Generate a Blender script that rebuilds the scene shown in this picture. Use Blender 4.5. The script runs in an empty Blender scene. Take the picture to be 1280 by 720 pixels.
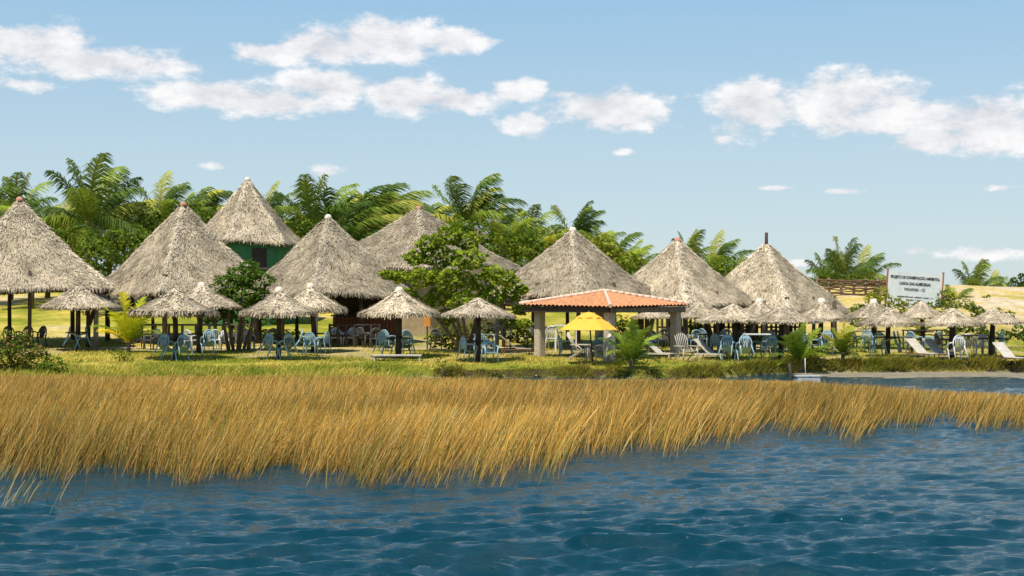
import bpy, bmesh, math, random
import numpy as np
from mathutils import Vector, Matrix

SC = bpy.context.scene
COL = SC.collection
R = math.radians
# ------------------------------------------------------------------ camera
CAMZ = 2.4; F = 1778.0; HOR = 382.0
cam_d = bpy.data.cameras.new('camera'); cam = bpy.data.objects.new('camera', cam_d); COL.objects.link(cam)
cam_d.lens = 50.0; cam_d.sensor_width = 36.0; cam_d.clip_end = 5000
cam.location = (0, 0, CAMZ); cam.rotation_euler = (R(90) + math.atan((HOR - 360) / F), 0, 0)
SC.camera = cam
# ------------------------------------------------------------------ view, sun, sky
SC.view_settings.view_transform = 'Standard'; SC.view_settings.look = 'None'
SC.view_settings.gamma = 1; SC.view_settings.exposure = 0.38
SUN = Vector((-0.26, -0.42, 1.0)).normalized()
sd = bpy.data.lights.new('sun', 'SUN'); so = bpy.data.objects.new('sun', sd); COL.objects.link(so)
sd.energy = 4.9; sd.angle = R(0.5); sd.color = (1.0, 0.93, 0.80)
so.rotation_euler = SUN.to_track_quat('Z', 'Y').to_euler(); so.location = (0, -20, 60)

def build_world():
    w = bpy.data.worlds.new('World'); SC.world = w; w.use_nodes = True
    nt = w.node_tree; N = nt.nodes; L = nt.links; N.clear()
    out = N.new('ShaderNodeOutputWorld'); bg = N.new('ShaderNodeBackground'); L.new(bg.outputs[0], out.inputs[0])
    sky = N.new('ShaderNodeTexSky'); sky.sky_type = 'NISHITA'; sky.sun_disc = False
    sky.sun_elevation = math.asin(SUN.z); sky.sun_rotation = math.atan2(SUN.x, SUN.y)
    sky.air_density = 1.0; sky.dust_density = 0.6; sky.ozone_density = 1.0
    STR = 0.12
    bg.inputs[1].default_value = STR
    tc = N.new('ShaderNodeTexCoord'); sx = N.new('ShaderNodeSeparateXYZ'); L.new(tc.outputs['Generated'], sx.inputs[0])
    def m(op, a, b=None, c=None):
        n = N.new('ShaderNodeMath'); n.operation = op
        for i, v in enumerate((a, b, c)):
            if v is None: continue
            if isinstance(v, (int, float)): n.inputs[i].default_value = v
            else: L.new(v, n.inputs[i])
        return n.outputs[0]
    az = m('ARCTAN2', sx.outputs[0], sx.outputs[1]); el = m('ARCSINE', sx.outputs[2])
    cv = N.new('ShaderNodeCombineXYZ'); L.new(az, cv.inputs[0]); L.new(el, cv.inputs[1])
    nz = N.new('ShaderNodeTexNoise'); nz.inputs['Scale'].default_value = 34; nz.inputs['Detail'].default_value = 9
    nz.inputs['Roughness'].default_value = 0.64; 
    mp = N.new('ShaderNodeMapping'); mp.inputs['Scale'].default_value = (0.8, 1.5, 1); L.new(cv.outputs[0], mp.inputs[0]); L.new(mp.outputs[0], nz.inputs['Vector'])
    nz2 = N.new('ShaderNodeTexNoise'); nz2.inputs['Scale'].default_value = 22; nz2.inputs['Detail'].default_value = 5
    L.new(cv.outputs[0], nz2.inputs['Vector'])
    # cloud banks: azimuth / elevation centres and half sizes (degrees), flat-bellied cumulus low in the sky
    def dg(px, py): return (math.degrees(math.atan((px - 640) / F)), math.degrees(math.atan((HOR - py) / F)))
    banks = [(20,72,85,24),(120,90,110,17),(205,97,42,9),(35,121,45,10),(345,70,48,12),(410,58,70,22),(480,50,75,24),(560,50,48,15),
        (410,108,62,18),(250,124,75,15),(335,130,80,15),(425,134,40,11),(508,120,48,20),(570,125,62,13),(650,113,36,13),(700,118,40,9),(655,156,30,12),
        (765,138,78,22),(780,190,17,6),(945,138,54,30),(1065,128,72,32),(1110,155,85,19),(1165,183,40,15),(1235,165,62,30),(1262,180,55,20),
        (905,176,20,7),(265,211,24,7),(405,215,28,10),(1050,243,42,5),(1240,320,75,9),(1140,316,22,7),(1000,330,30,6),(970,237,26,4),(560,300,60,6),(1255,242,30,6)]
    banks += [(-260,60,150,40),(-420,120,120,30),(1560,120,170,45),(1750,60,120,30),(1500,40,80,20)]
    best = None
    for px, py, rx, ry in banks:
        a, e = dg(px, py); ra = rx / F * 1.12; re = ry / F * 1.2
        s1 = N.new('ShaderNodeVectorMath'); s1.operation = 'SUBTRACT'; L.new(cv.outputs[0], s1.inputs[0]); s1.inputs[1].default_value = (R(a), R(e), 0)
        s2 = N.new('ShaderNodeVectorMath'); s2.operation = 'MULTIPLY'; L.new(s1.outputs[0], s2.inputs[0]); s2.inputs[1].default_value = (1 / ra, 1 / re, 0)
        s3 = N.new('ShaderNodeVectorMath'); s3.operation = 'LENGTH'; L.new(s2.outputs[0], s3.inputs[0])
        ln_ = m('ADD', s3.outputs['Value'], .42 if ry <= 11 else 0.0); best = ln_ if best is None else m('MINIMUM', best, ln_)
    d = m('SUBTRACT', 1.17, best)
    d = m('ADD', d, m('MULTIPLY', m('SUBTRACT', nz.outputs[0], 0.5), 2.6))
    d = m('ADD', d, m('MULTIPLY', m('SUBTRACT', nz2.outputs[0], 0.5), 1.2))
    mr = N.new('ShaderNodeMapRange'); mr.interpolation_type = 'SMOOTHSTEP'; L.new(d, mr.inputs[0])
    mr.inputs[1].default_value = -0.02; mr.inputs[2].default_value = 0.62; mr.inputs[3].default_value = 0; mr.inputs[4].default_value = 0.95
    # general high thin cloud elsewhere so that the water mirrors a broken sky
    mix = N.new('ShaderNodeMix'); mix.data_type = 'RGBA'; L.new(mr.outputs[0], mix.inputs[0])
    hs = N.new('ShaderNodeVectorMath'); hs.operation = 'MULTIPLY'; hs.inputs[1].default_value = (.82, .85, .82)
    L.new(sky.outputs[0], hs.inputs[0])
    # clear tropical air: pale at the horizon, deeper overhead
    er = N.new('ShaderNodeValToRGB'); L.new(m('DIVIDE', el, math.pi / 2), er.inputs[0]); cr = er.color_ramp
    stops = [(0, (.60, .72, .79)), (6 / 90, (.51, .67, .79)), (12.5 / 90, (.34, .59, .82)), (32 / 90, (.17, .38, .68)), (1, (.07, .20, .48))]
    while len(cr.elements) < len(stops): cr.elements.new(.5)
    for e_, (p_, c_) in zip(cr.elements, stops): e_.position = p_; e_.color = (*c_, 1)
    rs = N.new('ShaderNodeVectorMath'); rs.operation = 'SCALE'; rs.inputs['Scale'].default_value = 1 / (1.30 * STR); L.new(er.outputs[0], rs.inputs[0])
    bl = N.new('ShaderNodeMix'); bl.data_type = 'RGBA'; bl.inputs[0].default_value = .72; L.new(hs.outputs[0], bl.inputs[6]); L.new(rs.outputs[0], bl.inputs[7])
    class hs: outputs = [bl.outputs[2]]
    L.new(hs.outputs[0], mix.inputs[6]); k = 0.70 / STR
    cr2 = N.new('ShaderNodeMapRange'); L.new(nz.outputs[0], cr2.inputs[0]); cr2.inputs[1].default_value = .36; cr2.inputs[2].default_value = .62
    cm = N.new('ShaderNodeMix'); cm.data_type = 'RGBA'; L.new(cr2.outputs[0], cm.inputs[0]); cm.inputs[6].default_value = (k * .76, k * .78, k * .84, 1); cm.inputs[7].default_value = (k * 1.10, k * 1.09, k * 1.09, 1)
    L.new(cm.outputs[2], mix.inputs[7])
    L.new(mix.outputs[2], bg.inputs[0])
build_world()

# ------------------------------------------------------------------ helpers
def npmesh(name, V, Fq, C=None, smooth=False):
    V = np.asarray(V, dtype=np.float32).reshape(-1, 3); Fq = np.asarray(Fq, dtype=np.int32)
    me = bpy.data.meshes.new(name); n = Fq.shape[1]
    me.vertices.add(len(V)); me.vertices.foreach_set('co', V.ravel())
    me.loops.add(Fq.size); me.loops.foreach_set('vertex_index', Fq.ravel())
    me.polygons.add(len(Fq)); me.polygons.foreach_set('loop_start', np.arange(0, Fq.size, n, dtype=np.int32))
    if smooth: me.polygons.foreach_set('use_smooth', np.ones(len(Fq), dtype=bool))
    me.update(calc_edges=True)
    if C is not None:
        C = np.asarray(C, dtype=np.float32)
        if C.shape[1] == 3: C = np.concatenate([C, np.ones((len(C), 1), np.float32)], 1)
        a = me.attributes.new('Col', 'FLOAT_COLOR', 'POINT'); a.data.foreach_set('color', C.ravel())
    return me

def link(name, me, mat=None, parent=None):
    o = bpy.data.objects.new(name, me); COL.objects.link(o)
    if mat is not None and len(me.materials) == 0: me.materials.append(mat)
    if parent is not None: o.parent = parent
    return o

def empty(name, loc=(0, 0, 0), rot=(0, 0, 0)):
    o = bpy.data.objects.new(name, None); COL.objects.link(o); o.location = loc; o.rotation_euler = rot
    o.empty_display_size = .3
    return o

def tag(o, label, cat, group=None, kind=None):
    if label: o['label'] = label
    if cat: o['category'] = cat
    if group: o['group'] = group
    if kind: o['kind'] = kind
    return o

def copy_tree(o, parent=None):
    c = o.copy(); COL.objects.link(c)
    if parent is not None: c.parent = parent
    for ch in list(o.children): copy_tree(ch, c)
    return c

class MB:
    """collects polygons of one mesh"""
    def __init__(s): s.v = []; s.f = []; s.sm = []
    def add(s, vs, fs, smooth=False):
        o = len(s.v); s.v += [tuple(v) for v in vs]; s.f += [tuple(i + o for i in f) for f in fs]; s.sm += [smooth] * len(fs); return s
    def box(s, c, d, mat=None):
        x, y, z = [q / 2 for q in d]
        vs = [Vector((sx * x, sy * y, sz * z)) for sz in (-1, 1) for sy in (-1, 1) for sx in (-1, 1)]
        if mat is not None: vs = [mat @ v for v in vs]
        vs = [v + Vector(c) for v in vs]
        return s.add(vs, [(0, 2, 3, 1), (4, 5, 7, 6), (0, 1, 5, 4), (2, 6, 7, 3), (0, 4, 6, 2), (1, 3, 7, 5)])
    def tube(s, pts, rads, n=8, caps=True, flat=1.0):
        pts = [Vector(p) for p in pts]
        if isinstance(rads, (int, float)): rads = [rads] * len(pts)
        vs = []; u = None
        for i, p in enumerate(pts):
            d = (pts[min(i + 1, len(pts) - 1)] - pts[max(i - 1, 0)]).normalized()
            if u is None: u = d.orthogonal().normalized()
            u = (u - d * u.dot(d)).normalized(); w = d.cross(u)
            for k in range(n):
                a = 2 * math.pi * k / n
                vs.append(p + (u * math.cos(a) + w * math.sin(a) * flat) * rads[i])
        fs = []
        for i in range(len(pts) - 1):
            for k in range(n):
                a = i * n + k; b = i * n + (k + 1) % n; fs.append((a, b, b + n, a + n))
        s.add(vs, fs, True)
        if caps:
            o = len(s.v) - len(vs)
            s.f.append(tuple(o + k for k in reversed(range(n)))); s.sm.append(False)
            s.f.append(tuple(o + (len(pts) - 1) * n + k for k in range(n))); s.sm.append(False)
        return s
    def lathe(s, prof, c=(0, 0, 0), n=16):
        vs = []; fs = []
        for r, z in prof:
            for k in range(n):
                a = 2 * math.pi * k / n; vs.append((c[0] + r * math.cos(a), c[1] + r * math.sin(a), c[2] + z))
        for i in range(len(prof) - 1):
            for k in range(n):
                a = i * n + k; b = i * n + (k + 1) % n; fs.append((a, b, b + n, a + n))
        return s.add(vs, fs, True)
    def mesh(s, name):
        me = bpy.data.meshes.new(name); me.from_pydata(s.v, [], s.f); me.polygons.foreach_set('use_smooth', s.sm); me.update(); return me
    def build(s, name, mat, parent=None): return link(name, s.mesh(name), mat, parent)

# ------------------------------------------------------------------ materials
def new_mat(name):
    m = bpy.data.materials.new(name); m.use_nodes = True; nt = m.node_tree
    return m, nt, nt.nodes['Principled BSDF']

def mottled(name, c1, c2, scale=8, rough=.8, bump=0.0, spec=.3, detail=5, stretch=(1, 1, 1)):
    m, nt, b = new_mat(name); N = nt.nodes; L = nt.links
    tc = N.new('ShaderNodeTexCoord'); mp = N.new('ShaderNodeMapping'); mp.inputs['Scale'].default_value = stretch
    L.new(tc.outputs['Object'], mp.inputs[0])
    nz = N.new('ShaderNodeTexNoise'); nz.inputs['Scale'].default_value = scale; nz.inputs['Detail'].default_value = detail; nz.inputs['Roughness'].default_value = .65
    L.new(mp.outputs[0], nz.inputs['Vector'])
    r = N.new('ShaderNodeMapRange'); L.new(nz.outputs[0], r.inputs[0]); r.inputs[1].default_value = .32; r.inputs[2].default_value = .68
    mx = N.new('ShaderNodeMix'); mx.data_type = 'RGBA'; L.new(r.outputs[0], mx.inputs[0]); mx.inputs[6].default_value = (*c1, 1); mx.inputs[7].default_value = (*c2, 1)
    L.new(mx.outputs[2], b.inputs['Base Color']); b.inputs['Roughness'].default_value = rough; b.inputs['Specular IOR Level'].default_value = spec
    if bump:
        bp = N.new('ShaderNodeBump'); bp.inputs['Strength'].default_value = bump; bp.inputs['Distance'].default_value = .02
        L.new(nz.outputs[0], bp.inputs['Height']); L.new(bp.outputs[0], b.inputs['Normal'])
    return m

def attr_mat(name, rough=.8, transl=0.0, spec=.2, noise=0.0, nscale=6, vary=False):
    m, nt, b = new_mat(name); N = nt.nodes; L = nt.links
    at = N.new('ShaderNodeAttribute'); at.attribute_name = 'Col'; col = at.outputs['Color']
    oi = N.new('ShaderNodeObjectInfo'); 
    if noise:
        tc = N.new('ShaderNodeTexCoord'); nz = N.new('ShaderNodeTexNoise'); nz.inputs['Scale'].default_value = nscale; nz.inputs['Detail'].default_value = 4
        L.new(tc.outputs['Object'], nz.inputs['Vector'])
        r = N.new('ShaderNodeMapRange'); L.new(nz.outputs[0], r.inputs[0]); r.inputs[1].default_value = .3; r.inputs[2].default_value = .7
        r.inputs[3].default_value = 1 - noise; r.inputs[4].default_value = 1 + noise
        mu = N.new('ShaderNodeVectorMath'); mu.operation = 'SCALE'; L.new(col, mu.inputs[0]); L.new(r.outputs[0], mu.inputs['Scale']); col = mu.outputs[0]
    if vary:
        vr = N.new('ShaderNodeMapRange'); L.new(oi.outputs['Random'], vr.inputs[0]); vr.inputs[3].default_value = .80; vr.inputs[4].default_value = 1.10
        v2 = N.new('ShaderNodeVectorMath'); v2.operation = 'SCALE'; L.new(col, v2.inputs[0]); L.new(vr.outputs[0], v2.inputs['Scale']); col = v2.outputs[0]
    L.new(col, b.inputs['Base Color']); b.inputs['Roughness'].default_value = rough; b.inputs['Specular IOR Level'].default_value = spec
    if transl:
        t = N.new('ShaderNodeBsdfTranslucent'); L.new(col, t.inputs[0]); ms = N.new('ShaderNodeMixShader'); ms.inputs[0].default_value = transl
        L.new(b.outputs[0], ms.inputs[1]); L.new(t.outputs[0], ms.inputs[2]); L.new(ms.outputs[0], N['Material Output'].inputs[0])
    return m

M_thatch = attr_mat('dry_palm_thatch', .9, 0, .1, .34, 1.3, True)
M_leaf = attr_mat('broad_leaves', .75, .35, .06)
M_palm = attr_mat('palm_leaflets', .5, .35, .25)
M_reed = attr_mat('dry_reed_stems', .6, .2, .25)
M_grass = attr_mat('short_grass', .7, .25, .15)
M_bark = mottled('bark', (.10, .075, .05), (.22, .17, .12), 9, .9, .4, stretch=(1, 1, .3))
M_post = mottled('dark_timber_post', (.035, .025, .018), (.10, .07, .045), 7, .8, .4, stretch=(2, 2, .25))
M_greypost = mottled('weathered_grey_post', (.25, .22, .19), (.42, .38, .33), 7, .85, .4, stretch=(2, 2, .3))
M_dark = mottled('dark_stained_wood', (.025, .016, .012), (.06, .04, .028), 10, .6, .2)
M_counter = mottled('reddish_brown_boards', (.12, .035, .015), (.24, .08, .03), 9, .6, .2, stretch=(6, 6, .4))
M_chair = mottled('shade_blue_plastic', (.20, .34, .42), (.29, .43, .50), 3, .42, 0, .5)  # bluish white plastic with the blue of skylit shade put into its colour
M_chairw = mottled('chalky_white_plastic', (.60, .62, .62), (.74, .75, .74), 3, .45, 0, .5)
M_chairg = mottled('shade_grey_chair', (.05, .055, .06), (.13, .13, .13), 25, .6, .3)  # grey of chairs standing in shade, put into the base colour
M_deckw = mottled('whitewashed_wood', (.38, .34, .28), (.60, .56, .49), 14, .7, .15, stretch=(1, .2, 1))
M_deckb = mottled('brown_slatted_wood', (.10, .05, .03), (.22, .12, .07), 14, .7, .15)
M_clay = mottled('fired_clay', (.34, .16, .09), (.50, .28, .18), 9, .8)
M_cement = mottled('pale_cement', (.55, .47, .38), (.74, .66, .56), 9, .85, .2)
M_tile = mottled('terracotta_tiles', (.34, .14, .06), (.58, .28, .13), 5.5, .75, .1, detail=8)
M_ridge = mottled('mortared_ridge_tiles', (.55, .36, .26), (.74, .58, .46), 9, .85)
M_column = mottled('stuccoed_brick', (.30, .25, .19), (.54, .46, .36), 14, .9, .5)
M_green = mottled('mint_green_limewash', (.04, .16, .06), (.07, .22, .09), 3, .85)
M_ochre = mottled('ochre_plaster', (.30, .22, .13), (.42, .32, .20), 3, .9)
M_yellow = mottled('yellow_canvas', (.74, .35, .035), (.82, .43, .05), 4, .65)
M_metal = mottled('galvanised_metal', (.30, .32, .33), (.46, .48, .49), 7, .5)
M_white = mottled('white_paint', (.70, .70, .68), (.80, .80, .78), 5, .6)
M_signw = mottled('weathered_white_sign', (.50, .55, .57), (.62, .66, .67), 3, .6)
M_ink = mottled('black_lettering', (.015, .015, .018), (.04, .04, .045), 12, .6)
M_orange = mottled('orange_paint', (.60, .22, .03), (.72, .30, .05), 6, .5)

# ------------------------------------------------------------------ terrain
def sstep(a, b, x):
    t = np.clip((x - a) / (b - a), 0, 1); return t * t * (3 - 2 * t)
_rs = np.random.RandomState(5)
_nk = [( _rs.uniform(.05, 1.3), _rs.uniform(0, 6.28), _rs.uniform(0, 6.28)) for _ in range(26)]
def wob(x, y):
    s = 0
    for k, a, p in _nk: s = s + np.sin((x * math.cos(a) + y * math.sin(a)) * k * 2 + p) * (.35 / (1 + k * 2))
    return s
def ground(X, Y):
    X = np.asarray(X, float); Y = np.asarray(Y, float)
    base = np.interp(Y, [40, 44, 47, 50, 55, 60, 63, 75, 90, 105, 140, 250], [-.3, .06, .24, .38, .50, .60, .68, 1.4, 2.75, 3.6, 3.8, 3.0])
    low = np.interp(Y, [-300, 36, 44, 60], [-1.2, -.9, -.3, .6])
    ys = 47.2 + 2.9 * sstep(6, 10.5, X) + .25 * np.sin(X * .9) + .12 * np.sin(X * 2.3 + 1)
    bw = sstep(-4.2, -1.8, X)
    zl = -.05 - (ys - Y) * (.06 - .045 * sstep(7.5, 11, X)) + .105 * sstep(7.5, 11, X)
    zl = np.maximum(zl, -1.2)
    s = sstep(0, .22, Y - ys)
    bank = zl * (1 - s) + np.maximum(base, .26) * s
    z = np.where(Y > 44, base, np.minimum(base, low + .4)) * (1 - bw) + bank * bw
    z = np.where(Y < 38, np.maximum(-1.2, np.minimum(z, -.5)), z)
    z = z + .85 * sstep(9, 18, X) * np.exp(-((Y - 88) / 11.0) ** 2)
    z = z + wob(X, Y) * (.018 + .07 * sstep(62, 85, Y)) * sstep(42, 50, Y)
    return z
def gz(x, y): return float(ground(x, y))
def at(px, py, D):
    """point seen at photo pixel (px,py), D metres out"""
    return Vector(((px - 640) / F * D, D, CAMZ + (HOR - py) / F * D))
_Ds = np.arange(44, 90, .03)
def on_ground(px, py):
    X = (px - 640) / F * _Ds; z = ground(X, _Ds); y = HOR + (CAMZ - z) * F / _Ds
    ok = np.nonzero(y <= py)[0]; D = _Ds[ok[0]] if len(ok) else 60.
    x = (px - 640) / F * D
    return Vector((x, D, gz(x, D)))

def build_ground():
    xs = np.unique(np.concatenate([np.linspace(-600, -60, 14), np.linspace(-60, -34, 26), np.arange(-34, 40, .3), np.linspace(40, 70, 30), np.linspace(70, 600, 14)]))
    ys = np.unique(np.concatenate([np.linspace(-300, 0, 8), np.linspace(0, 40, 12), np.arange(40, 46, .4), np.arange(46, 52, .09), np.arange(52, 112, .4), np.linspace(112, 160, 16), np.linspace(160, 900, 12)]))
    X, Y = np.meshgrid(xs, ys); Z = ground(X, Y)
    V = np.stack([X, Y, Z], -1).reshape(-1, 3); nx = len(xs); ny = len(ys)
    i = np.arange(ny - 1)[:, None] * nx + np.arange(nx - 1)[None]; i = i.ravel()
    Fq = np.stack([i, i + 1, i + nx + 1, i + nx], 1)
    x, y, z = V.T
    n1 = wob(x * 1.7 + 9, y * 1.7); n2 = wob(x * .5 + 40, y * .5 - 7); n3 = wob(x * 4, y * 4 + 3)
    green = np.array([.20, .215, .02]); dry = np.array([.47, .37, .075]); sand = np.array([.50, .40, .27]); soil = np.array([.05, .035, .022]); bed = np.array([.16, .14, .10])
    def mixc(a, b, t): return a * (1 - t[:, None]) + b * t[:, None]
    c = np.tile(green, (len(x), 1))
    c = mixc(c, dry, np.clip(.36 + n1 * .5 + n2 * .5 + .25 * sstep(58, 75, y) + .25 * sstep(4, 12, x) * sstep(55, 70, y) + .35 * sstep(8, 13, x) * sstep(64, 74, y), 0, 1))
    # sandy footpath in front of the huts, and the bare dune on the right
    pth = np.clip(1 - np.abs(y - (60.3 + .3 * np.sin(x * .35))) / .75 + n3 * .3, 0, 1) * sstep(8, 4, x)
    c = mixc(c, sand * 1.25, pth)
    c = mixc(c, np.array([.46, .34, .12]), .6 * sstep(8, 13, x) * sstep(62, 72, y))
    dune = sstep(9.5, 17, x + n2 * 3) * sstep(70, 80, y + n1 * 6) * np.clip(.55 + n1 * 1.1 + n3 * .6, 0, 1)
    c = mixc(c, sand, dune)
    pat = np.clip(n2 * 1.6 - .55 + n3 * .35, 0, 1) * sstep(60, 72, y) * .8
    c = mixc(c, sand, pat)
    worn = sstep(.16, .5, wob(x * 1.1 + 70, y * 1.5)) * sstep(50, 52, y) * sstep(75, 66, y)
    c = mixc(c, np.array([.36, .28, .14]), worn * .8)
    # bank soil and wet sand
    yb = 47.2 + 2.9 * sstep(6, 10.5, x) + .25 * np.sin(x * .9) + .12 * np.sin(x * 2.3 + 1)
    bk = sstep(-4.2, -1.8, x) * sstep(.0, .06, y - yb) * sstep(.36, .24, y - yb)
    c = mixc(c, soil, np.clip(bk * (.75 + n3 * .6), 0, 1))
    c = mixc(c, np.array([.22, .19, .135]), sstep(-4, -2, x) * sstep(.04, -.04, y - yb) * sstep(40, 43, y))
    c = mixc(c, bed, sstep(-.02, -.25, z))
    me = npmesh('ground', V, Fq, c, True)
    m, nt, b = new_mat('meadow_and_sand'); N = nt.nodes; L = nt.links
    a = N.new('ShaderNodeAttribute'); a.attribute_name = 'Col'
    tc = N.new('ShaderNodeTexCoord'); nz = N.new('ShaderNodeTexNoise'); nz.inputs['Scale'].default_value = 2.2; nz.inputs['Detail'].default_value = 9; nz.inputs['Roughness'].default_value = .72
    L.new(tc.outputs['Object'], nz.inputs['Vector'])
    r = N.new('ShaderNodeMapRange'); L.new(nz.outputs[0], r.inputs[0]); r.inputs[1].default_value = .3; r.inputs[2].default_value = .7; r.inputs[3].default_value = .62; r.inputs[4].default_value = 1.35
    mu = N.new('ShaderNodeVectorMath'); mu.operation = 'SCALE'; L.new(a.outputs['Color'], mu.inputs[0]); L.new(r.outputs[0], mu.inputs['Scale'])
    L.new(mu.outputs[0], b.inputs['Base Color']); b.inputs['Roughness'].default_value = .95; b.inputs['Specular IOR Level'].default_value = .1
    bp = N.new('ShaderNodeBump'); bp.inputs['Strength'].default_value = .8; bp.inputs['Distance'].default_value = .12; L.new(nz.outputs[0], bp.inputs['Height']); L.new(bp.outputs[0], b.inputs['Normal'])
    tag(link('ground', me, m), 'grassy lakeshore rising to a sandy dune behind the huts', None, kind='structure')
build_ground()

# ------------------------------------------------------------------ lake
def build_water():
    rng = np.random.RandomState(11)
    ys = [3.0]
    while ys[-1] < 62: ys.append(ys[-1] + max(.028, .0036 * ys[-1]))
    ys = np.array(ys); u = np.linspace(-1, 1, 720)
    Y = np.repeat(ys[:, None], len(u), 1); X = u[None] * (Y * .62 + 3)
    dx = np.zeros_like(X); dy = np.zeros_like(X); Z = np.zeros_like(X)
    gustmap = np.clip(1.2 + 1.3 * wob(X * .30 + 4, Y * .55), .5, 2.2)
    for i in range(130):
        lam = .15 * (1.2 / .15) ** rng.rand(); k = 2 * math.pi / lam
        a = R(-76) + rng.normal(0, R(12 + 11 * (lam < .4))); amp = .0070 * lam ** .95 * rng.uniform(.5, 1.3)
        if lam > .65: amp *= .62
        dirx, diry = math.cos(a), math.sin(a); ph = rng.uniform(0, 6.28)
        th = k * (X * dirx + Y * diry) + ph + 1.5 * np.sin(X * rng.uniform(.4, 1.6) / max(lam, .35) ** .5 + Y * rng.uniform(-.8, .8) + rng.uniform(0, 6))
        fade = np.clip(lam / (3 * .0052 * Y), 0, 1)
        env = gustmap * .5 + .6 * np.sin(X * rng.uniform(-.9, .9) + Y * rng.uniform(-.9, .9) + rng.uniform(0, 6))
        A = amp * fade * env
        th = th + .45 * np.sin(th + 1.2)
        Z += A * np.sin(th); dx += A * dirx * np.cos(th) * .8; dy += A * diry * np.cos(th) * .8
    calm = 1 - .75 * sstep(30, 44, Y)
    Z *= calm
    V = np.stack([X + dx, Y + dy, Z], -1).reshape(-1, 3); nx = len(u); ny = len(ys)
    i = (np.arange(ny - 1)[:, None] * nx + np.arange(nx - 1)[None]).ravel()
    me = npmesh('lake_water', V, np.stack([i, i + 1, i + nx + 1, i + nx], 1), None, True)
    m, nt, b = new_mat('choppy_lake_water'); N = nt.nodes; L = nt.links
    b.inputs['Base Color'].default_value = (.0005, .030, .046, 1); b.inputs['Roughness'].default_value = .05; b.inputs['IOR'].default_value = 1.33
    b.inputs['Specular IOR Level'].default_value = .40
    tc = N.new('ShaderNodeTexCoord'); nz = N.new('ShaderNodeTexNoise'); nz.inputs['Scale'].default_value = 11; nz.inputs['Detail'].default_value = 7; nz.inputs['Roughness'].default_value = .65
    mp = N.new('ShaderNodeMapping'); mp.inputs['Scale'].default_value = (.7, 1.7, 1); mp.inputs['Rotation'].default_value = (0, 0, R(15)); L.new(tc.outputs['Object'], mp.inputs[0]); L.new(mp.outputs[0], nz.inputs['Vector'])
    bp = N.new('ShaderNodeBump'); bp.inputs['Strength'].default_value = .7; bp.inputs['Distance'].default_value = .04; L.new(nz.outputs[0], bp.inputs['Height']); L.new(bp.outputs[0], b.inputs['Normal'])
    tag(link('lake_water', me, m), 'dark blue choppy lake water', None, kind='structure')
    ring = MB(); z = -.45
    ring.add([(-600, -300, z), (600, -300, z), (600, 40, z), (-600, 40, z)], [(0, 1, 2, 3)])
    tag(ring.build('open_water', m), 'dark blue water of the open lake', None, kind='structure')
build_water()

# ------------------------------------------------------------------ blades (reeds, grass)
def blades(P, H, W, lean, droop, rng, c0, c1, seg=3, yaw=None):
    """strips: P base points, H heights, lean = horizontal vec per blade at the tip (fraction of height)"""
    n = len(P); ts = np.linspace(0, 1, seg + 1)
    ang = rng.uniform(-.9, .9, n) if yaw is None else yaw
    side = np.stack([np.cos(ang), np.sin(ang), np.zeros(n)], 1)
    V = np.zeros((n, seg + 1, 2, 3)); C = np.zeros((n, seg + 1, 2, 3))
    for j, t in enumerate(ts):
        c = P + lean * (H * (t * .8 + .2 * t * t))[:, None]
        c[:, 2] += H * (t - droop * t * t)
        w = W * (1 - .75 * t ** 2)
        V[:, j, 0] = c - side * w[:, None] / 2; V[:, j, 1] = c + side * w[:, None] / 2
        C[:, j, :] = (c0 * (1 - t) + c1 * t)[:, None, :] if False else ((c0 * (1 - min(1, t * 1.15)) + c1 * min(1, t * 1.15))[:, None, :])
    base = np.arange(n)[:, None] * ((seg + 1) * 2) + np.arange(seg)[None] * 2
    base = base.ravel(); Fq = np.stack([base, base + 1, base + 3, base + 2], 1)
    return V.reshape(-1, 3), Fq, C.reshape(-1, 3)

def near_edge(px):
    return np.interp(px, [-500, 0, 200, 400, 520, 590, 640, 700, 760, 860, 930, 1000, 1100, 1280, 1800], [600, 598, 600, 596, 598, 590, 581, 572, 563, 547, 540, 535, 531, 529, 522])
def cap_row(px):
    return np.interp(px, [-500, 0, 500, 900, 1000, 1080, 1180, 1280, 1800], [466, 466, 469, 473, 475, 479, 486, 490, 496])

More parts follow.
